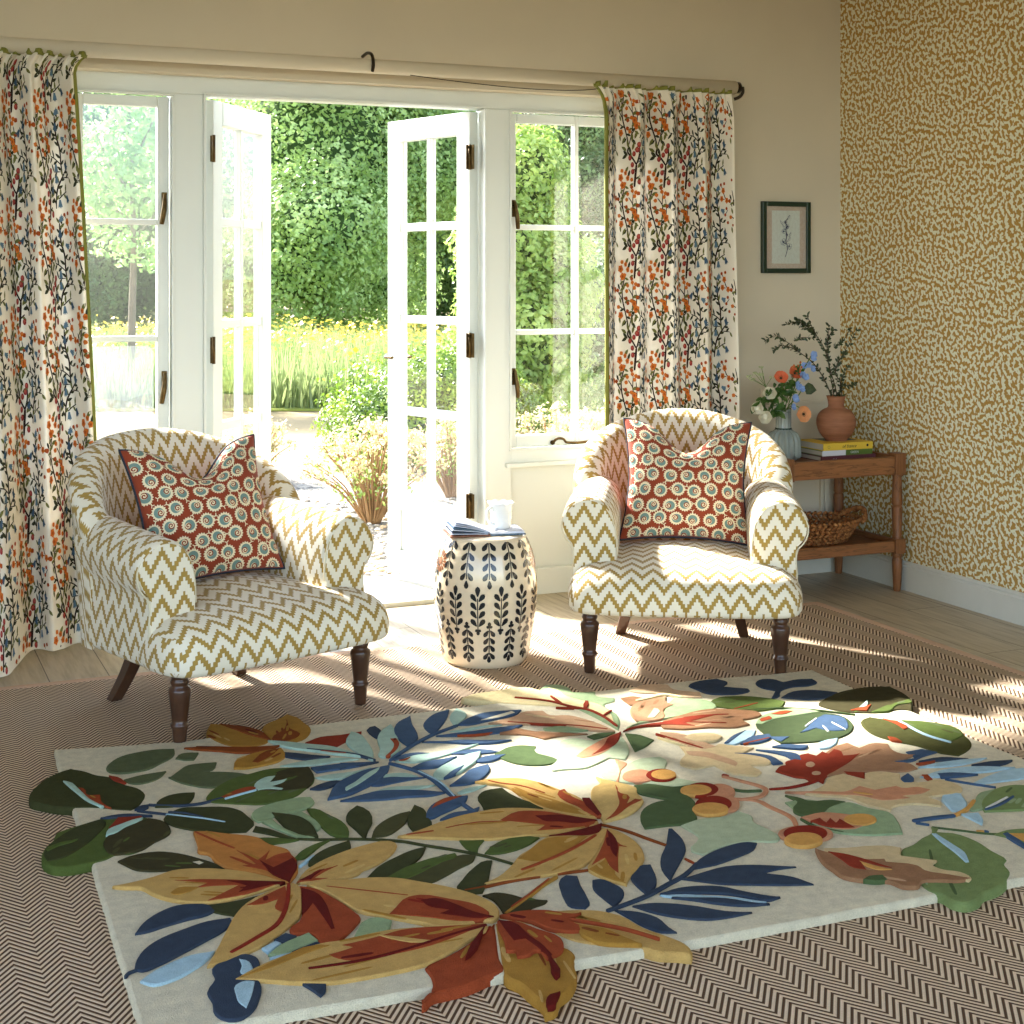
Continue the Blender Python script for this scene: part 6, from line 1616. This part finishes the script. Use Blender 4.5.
for i, (pts, lb) in enumerate([([(540,400),(535,425),(470,480),(500,470),(530,505),(480,560),(455,545)], 'tall blue delphinium spike rising between the two vases'),([(430,632),(415,610),(452,650),(402,705),(410,725),(388,775)], 'lower blue delphinium hanging over the glass vase lip')]):
    c = [at(x, y, 5.27-.02*(k % 2)) for k, (x, y) in enumerate(pts)]
    o = flower_root('delphinium', [gneck(.01), gm(.018, -.005), c[-1]+Vector((0,.012,0)), c[len(c)//2]+Vector((0,.015,0)), c[0]+Vector((0,.012,0))], lb, 'flower', 'blue delphiniums in the glass vase')
    for q in c:
        b = MB(); T = face_frame((random.uniform(-.4,.4), -1, random.uniform(-.2,.4))); R = .0150
        for k in range(5):
            a0 = 2*PI*k/5+random.random()*.3
            def fn(u, v):
                w = (u-.5)*2*math.sin(PI*(v*.78+.1))*R*.62; r = R*v
                return rel(o, q)+T @ Vector((r*math.cos(a0)-w*math.sin(a0), r*math.sin(a0)+w*math.cos(a0), .35*R*v*v+.0005*k))
            b.grid(fn, 4, 4)
        b.ball(rel(o, q)+T @ Vector((0,0,.002)), .0028, 6, 4)
        b.build('floret', PET['blue'], o)
# orange buds
c = [at(x, y, 5.27) for x, y in ((442,455),(425,480),(395,478),(450,490),(410,500),(385,490),(440,510))]
o = flower_root('bud_spray', [gneck(0), gm(.006,.004), at(400,640,5.29), at(430,520,5.28), c[0]], 'spray of small orange buds beside the coral anemones', 'flower')
for q in c:
    b = MB(); b.ball(rel(o, q), (.0045,.0045,.006), 8, 6); b.build('bud', PET['bud'], o)
leaves_on(o, [(at(random.uniform(390,450), random.uniform(490,560), 5.28), (random.uniform(-1,1), -.3, random.uniform(-.2,1)), .03, .014) for k in range(9)])
# pale umbel
tips = [(160,490),(70,548),(110,528),(140,540),(168,545),(235,560),(90,575)]
o = flower_root('umbel', [gneck(-.01), gm(-.014,.01), at(245,690,5.32), at(190,630,5.31)], 'pale green umbel flower leaning left out of the glass vase', 'flower')
s = MB(); hub = at(190,630,5.31)
for x, y in tips:
    t = at(x, y, 5.31+random.uniform(-.02,.02)); s.tube([rel(o, hub), rel(o, t)], .0011, 5)
    h = MB()
    for k in range(9): h.ball(rel(o, t)+Vector((random.uniform(-.010,.010), random.uniform(-.01,.01), random.uniform(-.004,.006))), .0032, 6, 4)
    h.build('umbellet', PET['umbel'], o)
s.build('rays', M['stemgr'], o)
# foliage sprigs
o = flower_root('foliage_sprig', [gneck(.0), gm(-.004,.0), at(330,700,5.30), at(330,610,5.30)], 'leafy green filler sprig in the centre of the glass vase', 'foliage')
it = []
for x, y in ((330,610),(350,590),(380,590),(300,620),(270,615),(330,650),(370,640),(360,680),(320,690),(390,660),(300,740),(340,740),(380,720)):
    it.append((at(x, y, 5.29+random.uniform(-.03,.02)), (random.uniform(-1,1), -.3, random.uniform(-.1,1)), .040, .020))
leaves_on(o, it)
o = flower_root('foliage_sprig', [gneck(-.012), gm(-.022,.006), at(250,740,5.28), at(180,690,5.27)], 'leafy green sprig drooping left of the glass vase among the ivory roses', 'foliage')
it = []
for x, y in ((170,710),(150,720),(190,690),(240,700),(250,640),(225,630),(240,780),(245,800),(180,770),(190,790),(110,750),(90,755),(250,730)):
    it.append((at(x, y, 5.26+random.uniform(-.03,.02)), (random.uniform(-1,.6), -.3, random.uniform(-1,.4)), .046, .024))
leaves_on(o, it)
o = flower_root('foliage_sprig', [gneck(.012), gm(.02,.004), at(430,700,5.31), at(465,640,5.30)], 'single dark round leaf right of the blue delphinium', 'foliage')
leaves_on(o, [(at(465,640,5.30), (1,-.2,-.25), .062, .052)], 'leafdk')
# ---------------------------------------------------------------- garden
GZ = -.10
def gmat(name, f): 
    g = NT(name); return g.done(f(g))
def lawn(g):
    oc = g.coord(); n = g.noise(oc, .9, 4); n2 = g.noise(oc, 26, 3)
    return g.pbr(g.ramp(g.math('MULTIPLY_ADD', n, .6, g.math('MULTIPLY', n2, .4)), [(.3, lin((126,112,74))), (.5, lin((150,132,98))), (.7, lin((160,142,106)))]), .9, spec=.1)
def meadow_soil(g):
    return g.pbr(g.ramp(g.noise(g.coord(), 3, 3), [(.3, lin((110,120,52))), (.7, lin((160,160,80)))]), .9, spec=.1)
def gravel(g):
    v = g.n('ShaderNodeTexVoronoi'); v.inputs['Scale'].default_value = 42; g.put(v.inputs['Vector'], g.coord())
    r = g.sep(v.outputs['Color'])[0]
    col = g.ramp(r, [(0, lin((84,78,70))), (.3, lin((124,118,108))), (1, lin((148,144,134)))])
    h = g.math('SUBTRACT', 1, v.outputs['Distance'])
    return g.pbr(col, .85, 0, g.bump(h, .9, .02), spec=.2)
M['lawn'] = gmat('mown_dry_lawn', lawn); M['mead'] = gmat('meadow_soil', meadow_soil); M['gravel'] = gmat('pale_gravel', gravel)
M['stone'] = simple('pale_stone_slab', (172,166,154), .8, var=.06, vscale=6)
def rot(u, d):    # lateral / forward distance from the viewpoint -> world
    c, s = math.cos(CAMZ), math.sin(CAMZ); return (u*c+d*s, -u*s+d*c)
def gpoly(name, pts, z, mat, kind='structure'):
    b = MB(); b.poly([(x, y, z) for x, y in pts]); o = b.build(name, mat); o['kind'] = kind; return o
def sheet(name, pts, z, mat, t=.03):
    b = MB(); n = len(pts); lo = [b.v((x, y, z-t)) for x, y in pts]; hi = [b.v((x, y, z)) for x, y in pts]
    b.f(hi, 0, None, False); b.f(lo[::-1], 0, None, False)
    for i in range(n): b.f((lo[i], lo[(i+1) % n], hi[(i+1) % n], hi[i]), 0, None, False)
    o = b.build(name, mat, fix=True); o['kind'] = 'structure'; return o
sheet('ground', [(-400,5.8),(400,5.8),(400,500),(-400,500)], GZ-.045, M['lawn'])
sheet('ground', [rot(-30,16.1), rot(30,16.1), rot(40,48), rot(-40,48)], GZ-.02, M['mead'], .02)
sheet('ground', [(-8,5.86), (14,5.86), rot(8,10.8), rot(-8,10.7)], GZ, M['gravel'], .04)
b = MB(); b.box(1.05, 2.6, 5.80, 6.32, -.14, -.012); structure(b.build('trim_4', M['stone'], bevel=.012))

def quads(name, C, Nn, size, mats, mi=None, parent=None, aspect=.6, asp_rand=.2, bend=.0):
    """leaf-shaped cards (4-vertex rhombs folded on the midrib) from numpy arrays"""
    n = len(C); Nn = Nn/np.linalg.norm(Nn, axis=1, keepdims=True)
    r = RNG.standard_normal((n, 3)); T = np.cross(Nn, r); T /= np.linalg.norm(T, axis=1, keepdims=True); Bv = np.cross(Nn, T)
    s = size[:, None]; w = s*aspect
    P = np.stack([C-T*s*.5, C+Bv*w*.5+Nn*s*.10, C+T*s*.5, C-Bv*w*.5+Nn*s*.10], 1).reshape(-1, 3)
    i = np.arange(n)*4
    F = np.concatenate([np.stack([i, i+1, i+2], 1), np.stack([i, i+2, i+3], 1)])
    me = bpy.data.meshes.new(name); me.vertices.add(len(P)); me.vertices.foreach_set('co', P.astype(np.float32).ravel())
    me.loops.add(F.size); me.loops.foreach_set('vertex_index', F.astype(np.int32).ravel())
    me.polygons.add(len(F)); me.polygons.foreach_set('loop_start', np.arange(0, F.size, 3, dtype=np.int32))
    me.update(calc_edges=True)
    for m in mats: me.materials.append(m)
    if mi is not None: me.polygons.foreach_set('material_index', np.concatenate([mi, mi]).astype(np.int32))
    o = bpy.data.objects.new(name, me); COL.objects.link(o)
    if parent: o.parent = parent
    return o
LF = dict(
 tree=leaf_mat('broad_tree_leaves', (116,146,78), (164,188,110), (206,222,160), .5, 1.2),
 dark=leaf_mat('dark_tree_leaves', (72,100,60), (110,138,82), (156,178,114), .42, 1.0),
 light=leaf_mat('light_shrub_leaves', (120,150,66), (160,184,92), (196,210,124), .45, 2),
 bush=leaf_mat('clipped_bush_leaves', (62,88,28), (112,140,44), (166,184,76), .35, 6),
 blue=leaf_mat('young_tree_leaves', (110,150,84), (150,184,110), (194,214,150), .5, 3),
 cream=leaf_mat('cream_flower_heads', (184,160,112), (206,186,142), (216,204,168), .35, 9),
 sgreen=leaf_mat('shrub_green_leaves', (110,140,60), (150,176,86), (190,206,118), .4, 9))
M['bark'] = simple('grey_bark', (112,100,84), .9, var=.25, vscale=18, bump=.4, bscale=30)
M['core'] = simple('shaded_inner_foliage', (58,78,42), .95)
def blobs_points(blobs, n, shell=.35):
    """points in a union of ellipsoids, near their surface"""
    vol = np.array([b[3]*b[4]*b[5] for b in blobs])**.67; vol /= vol.sum(); P = []; Nn = []
    for bl, f in zip(blobs, vol):
        k = int(n*f); d = RNG.standard_normal((k, 3)); d /= np.linalg.norm(d, axis=1, keepdims=True)
        # clumping
        lump = 1+.16*np.sin(d[:, 0]*9+bl[0]*5)*np.sin(d[:, 1]*8+bl[1]*3)*np.sin(d[:, 2]*9+bl[2])+.07*np.sin(d[:, 0]*23)*np.sin(d[:, 2]*21+bl[0])
        rad = lump*(1-shell*RNG.random(k)**2)
        P.append(np.array(bl[:3])+d*rad[:, None]*np.array(bl[3:6])); Nn.append(d+RNG.standard_normal((k, 3))*.55+np.array([0, 0, .35]))
    return np.concatenate(P), np.concatenate(Nn)
def tree_proto(name, blobs, n, leaf, size, trunk, label, group, asp=.62):
    o = empty(name, (0,0,0), 0, label, 'tree', group)
    P, Nn = blobs_points(blobs, n, .5)
    quads('foliage', P, Nn, size*(.7+.6*RNG.random(len(P))), [LF[leaf]], None, o, asp)
    b = MB()
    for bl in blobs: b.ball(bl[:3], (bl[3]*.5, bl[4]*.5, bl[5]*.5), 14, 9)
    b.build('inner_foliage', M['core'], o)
    t = MB(); t.tube(catmull([(0,0,0),(.05,.02,trunk[1]*.5),(0,0,trunk[1])], 4, False, 3), lambda q: trunk[0]*(1-.4*q), 10)
    t.build('trunk', M['bark'], o)
    return o
def put(o, px, d, sc_=1, rz=0, label=None, z=GZ-.06):
    x, y = rot((px-512)/1496*d, d); o.location = (x, y, z); o.scale = (sc_,)*3; o.rotation_euler.z = rz
    if label: o['label'] = label
    return o
rb = random.Random(3)
def crown(cx, cz, rx, rz, k):
    L_ = [(0, 0, cz, rx*.8, rx*.8, rz*.85)]
    for i in range(k):
        a = rb.uniform(0, 2*PI); h = rb.uniform(-.85, .85); r = math.sqrt(max(0, 1-h*h))*.68
        L_.append((rx*r*math.cos(a), rx*r*math.sin(a), cz+rz*h*.75, rx*rb.uniform(.32,.5), rx*rb.uniform(.32,.5), rz*rb.uniform(.26,.4)))
    return L_
GT = 'trees beyond the meadow'
tA = tree_proto('broadleaf_tree', crown(0, 4.0, 3.4, 4.2, 16), 130000, 'tree', .105, (.22,3.5), 'big bright green tree framed in the open doorway', GT)
put(tA, 318, 30, 1.0, 0)
tB = tree_proto('dark_tree', crown(0, 4.2, 3.6, 4.4, 14), 110000, 'dark', .105, (.24,3.5), 'dark green tree behind the hazy left window', GT)
put(tB, 70, 34, .95, 1)
for proto, px, d, s, rz, lb in ((tA, 205, 48, 1.3, 2.1, 'green tree seen through the panes of the left open door'), (tB, 405, 40, 1.05, .5, 'dark tree at the right side of the doorway behind the right door'), (tA, 470, 51, 1.35, 4.0, 'green tree seen through the panes of the right open door'),
    (tB, 592, 34, .82, 2.7, 'dark hollow tree seen in the upper panes of the right window'), (tB, 150, 64, 1.6, 3.3, 'far dark tree showing past the young trunk in the left window')):
    put(copy_tree(proto), px, d, s, rz, lb)
for x_, y_, s_, lb in ((-17, 22, .9, 'tree left of the lawn mirrored in the upper panes of the right door'), (-13, 15.5, .8, 'tree left of the house mirrored in the right door panes nearest the hinges')):
    o = copy_tree(tA); o.location = (x_, y_, GZ-.06); o.scale = (s_,)*3; o['label'] = lb
# young tree with a clear trunk, left window
yt = empty('young_tree', (0,0,0), 0, 'young tree with a slender bare trunk outside the left window', 'tree')
bl = [(0,0,2.75,.75,.75,.55),(.35,.1,3.1,.55,.5,.5),(-.45,0,2.9,.55,.5,.5),(.1,0,3.6,.6,.6,.6),(-.3,.1,2.3,.45,.4,.35),(.42,-.1,2.35,.42,.4,.32),(-.1,0,1.85,.35,.35,.25),(.3,0,1.7,.25,.25,.2)]
P, Nn = blobs_points(bl, 5200, .8); quads('foliage', P, Nn, .085*(.7+.6*RNG.random(len(P))), [LF['blue']], None, yt, .6)
b = MB(); b.tube(catmull([(0,0,0),(.01,0,.9),(.03,.0,1.8),(.0,0,2.8),(-.05,0,3.6)], 5, False, 3), lambda t: .055*(1-.72*t), 10)
for a, z, l in ((.5,1.9,.7),(2.7,2.1,.8),(1.4,2.5,.6),(3.8,2.4,.6),(5.2,2.8,.6)): b.tube(catmull([(.02,0,z),(l*.5*math.cos(a),l*.5*math.sin(a),z+.3),(l*math.cos(a),l*math.sin(a),z+.75)], 4, False, 3), lambda t: .022*(1-.75*t), 6)
b.build('trunk', M['bark'], yt); put(yt, 131, 17.2, 1.0, 0)
# light shrub outside the right window
def bush(name, blobs, n, leaf, size, px, d, label, cat='bush', asp=.6, core=True, z=GZ):
    o = empty(name, (0,0,0), 0, label, cat)
    P, Nn = blobs_points(blobs, n, .45); k = P[:, 2] > .01; P, Nn = P[k], Nn[k]
    quads('foliage', P, Nn, size*(.7+.6*RNG.random(len(P))), [LF[leaf]], None, o, asp)
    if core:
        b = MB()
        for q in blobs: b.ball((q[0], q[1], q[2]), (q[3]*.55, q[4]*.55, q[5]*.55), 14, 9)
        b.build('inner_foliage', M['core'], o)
    return put(o, px, d, 1, 0, None, z)
bush('shrub', [(0,0,.9,.60,.6,.9),(-.12,0,1.7,.50,.45,.6),(.25,.1,1.3,.5,.5,.75),(-.3,0,.6,.45,.5,.6),(.05,0,2.25,.40,.36,.55)], 26000, 'light', .062, 522, 13.0, 'tall light green shrub outside the left pane of the right window')
bush('shrub', [(0,0,.9,.8,.6,.9),(.5,.1,1.2,.6,.6,.8)], 11000, 'dark', .055, 606, 15.2, 'darker green shrub outside the right pane of the right window')
bush('round_bush', [(0,0,.36,.80,.7,.50),(-.42,-.05,.24,.42,.45,.34),(.30,0,.50,.5,.5,.40),(.62,0,.3,.4,.4,.36)], 20000, 'bush', .036, 424, 11.6, 'rounded yellow green bush at the edge of the lawn beyond the right door')
# flowering sedum-like shrubs: many stems, cream heads
def flower_shrub(px, d, rad, ht, nst, label, seed):
    r_ = random.Random(seed); o = empty('flowering_shrub', (0,0,0), 0, label, 'shrub', 'cream flowering shrubs outside the house')
    s = MB(); H = []; G_ = []
    for i in range(nst):
        a = r_.uniform(0, 2*PI); k = math.sqrt(r_.random()); R_ = rad*k; h = ht*(1-.45*k*k)*r_.uniform(.85, 1.1)
        tip = Vector((R_*math.cos(a), R_*math.sin(a), h)); base = Vector((.10*rad*math.cos(a), .10*rad*math.sin(a), 0))
        mid = base*.5+tip*.5+Vector((-.06*math.cos(a)*rad, -.06*math.sin(a)*rad, .04))
        pts = catmull([tuple(base), tuple(mid), tuple(tip)], 4, False, 3); s.tube(pts, lambda t: .0065-.004*t, 5)
        for j in range(30): H.append(tip+Vector((r_.gauss(0, .030), r_.gauss(0, .030), r_.gauss(.0, .020))))
        for j in range(10):
            q = Vector(pts[r_.randrange(len(pts)//3, len(pts))]); G_.append(q+Vector((r_.gauss(0,.018), r_.gauss(0,.018), r_.gauss(0,.02))))
    s.build('stems', simple('tan_shrub_stem_%d' % seed, (146,114,78), .8), o)
    C = np.array([tuple(p) for p in H]); quads('flower_heads', C, RNG.standard_normal(C.shape)+np.array([0,0,.9]), .022*(.7+.6*RNG.random(len(C))), [LF['cream']], None, o, .8)
    C = np.array([tuple(p) for p in G_]); quads('leaves', C, RNG.standard_normal(C.shape)+np.array([0,0,.5]), .036*(.7+.6*RNG.random(len(C))), [LF['sgreen']], None, o, .45)
    return put(o, px, d, 1, 0, None, GZ)
flower_shrub(372, 8.6, .42, .56, 90, 'cream flowering shrub with many tan stems on the gravel in the doorway', 1)
flower_shrub(560, 8.9, .50, .62, 80, 'cream flowering shrub outside the lower panes of the right window', 2)
flower_shrub(452, 9.6, .34, .50, 60, 'cream flowering shrub seen through the lower panes of the right door', 3)
flower_shrub(258, 10.4, .26, .42, 40, 'small cream flowering shrub seen through the lower panes of the left door', 4)
# meadow grass
def meadow():
    n = 30000; d = 16.2+9.8*RNG.random(n)**1.1; u = (RNG.random(n)-.5)*(d*.62); u += d*(-.11)
    c, s = math.cos(CAMZ), math.sin(CAMZ); X = u*c+d*s; Y = -u*s+d*c
    h = (.34+.34*RNG.random(n))*(1+.15*np.sin(X*1.3)*np.sin(Y*1.1)); w = .012+.012*RNG.random(n)
    a = RNG.random(n)*2*PI; lx, ly = RNG.standard_normal(n)*.10, RNG.standard_normal(n)*.10
    z0 = GZ-.02
    P = np.stack([np.stack([X-w*np.cos(a), Y-w*np.sin(a), np.full(n, z0)], 1), np.stack([X+w*np.cos(a), Y+w*np.sin(a), np.full(n, z0)], 1), np.stack([X+lx, Y+ly, z0+h], 1)], 1).reshape(-1, 3)
    F = np.arange(3*n).reshape(n, 3)
    me = bpy.data.meshes.new('meadow_grass'); me.vertices.add(len(P)); me.vertices.foreach_set('co', P.astype(np.float32).ravel())
    me.loops.add(F.size); me.loops.foreach_set('vertex_index', F.astype(np.int32).ravel()); me.polygons.add(n); me.polygons.foreach_set('loop_start', np.arange(0, F.size, 3, dtype=np.int32)); me.update(calc_edges=True)
    me.materials.append(leaf_mat('meadow_blades', (94,120,62), (122,140,82), (150,160,106), .5, .8))
    o = bpy.data.objects.new('meadow_grass', me); COL.objects.link(o)
    tag(o, 'tall pale green meadow grass beyond the mown lawn', 'grass', kind='stuff')
    k = RNG.random(n) < np.clip((d-16)/22, .02, .45)
    C = P.reshape(n, 3, 3)[k, 2]; o2 = quads('meadow_flowers', C+np.array([0,0,.03]), RNG.standard_normal((len(C), 3))*.5+np.array([0,0,1]), .045+.04*RNG.random(len(C)), [leaf_mat('yellow_wildflowers', (190,164,48), (204,180,70), (214,196,104), .3, 4)], None, o, .9)
    o2['kind'] = 'stuff'
meadow()
# loose stones on the gravel by the doorstep
n = 900; d = 6.9+2.6*RNG.random(n); u = (-.14+.16*RNG.random(n))*d
c, s = math.cos(CAMZ), math.sin(CAMZ)
pb = MB()
for k in range(n):
    X, Y = u[k]*c+d[k]*s, -u[k]*s+d[k]*c
    if Y < 6.36: continue
    r = float(.008+.012*RNG.random()); pb.ball((X, Y, GZ+r*.25), (r*1.2, r, r*.6), 6, 4, int(RNG.integers(0, 3)))
o = pb.build('gravel_stones', [simple('gravel_grey', (150,142,130), .85), simple('gravel_tan', (190,164,132), .85), simple('gravel_white', (222,218,208), .85)])
tag(o, 'loose pale gravel stones outside the open french doors', 'gravel', kind='stuff')
# ---------------------------------------------------------------- light and camera
w = bpy.data.worlds.new('World'); sc.world = w; w.use_nodes = True
nt = w.node_tree; nt.nodes.clear()
out = nt.nodes.new('ShaderNodeOutputWorld'); bg = nt.nodes.new('ShaderNodeBackground'); sky = nt.nodes.new('ShaderNodeTexSky')
sky.sky_type = 'NISHITA'; sky.sun_disc = False; sky.sun_elevation = math.radians(41); sky.sun_rotation = math.radians(-30)
sky.air_density = 1.0; sky.dust_density = 1.2; sky.ozone_density = 1.0; sky.altitude = 100
hs = nt.nodes.new('ShaderNodeHueSaturation'); hs.inputs['Saturation'].default_value = .85; nt.links.new(sky.outputs[0], hs.inputs['Color'])
nt.links.new(hs.outputs[0], bg.inputs[0]); bg.inputs[1].default_value = .85; nt.links.new(bg.outputs[0], out.inputs[0])
sun = bpy.data.lights.new('sun', 'SUN'); sun.energy = 25.0; sun.angle = math.radians(3.2); sun.color = (1.0, .99, .97)
so = bpy.data.objects.new('sun', sun); COL.objects.link(so)
dirv = Vector((.37*math.cos(math.radians(38)), -.929*math.cos(math.radians(38)), -math.sin(math.radians(38))))
so.rotation_euler = dirv.to_track_quat('-Z', 'Y').to_euler(); so.location = (-4, 14, 9)
cam = bpy.data.cameras.new('camera'); co = bpy.data.objects.new('camera', cam); COL.objects.link(co)
co.location = (0, 0, CAMH); co.rotation_euler = (PI/2, 0, -CAMZ)
cam.sensor_width = 36; cam.lens = CAMF/1024*36; cam.shift_y = -(512-CAMY)/1024; cam.clip_end = 300; cam.clip_start = .05
sc.camera = co
sc.view_settings.view_transform = 'Standard'; sc.view_settings.look = 'None'; sc.view_settings.gamma = 1; sc.view_settings.use_curve_mapping = False
sc.view_settings.exposure = 0.25
sc.cycles.max_bounces = 10; sc.cycles.diffuse_bounces = 6; sc.cycles.transparent_max_bounces = 16; sc.cycles.caustics_reflective = False; sc.cycles.caustics_refractive = False
sc.cycles.sample_clamp_indirect = 8
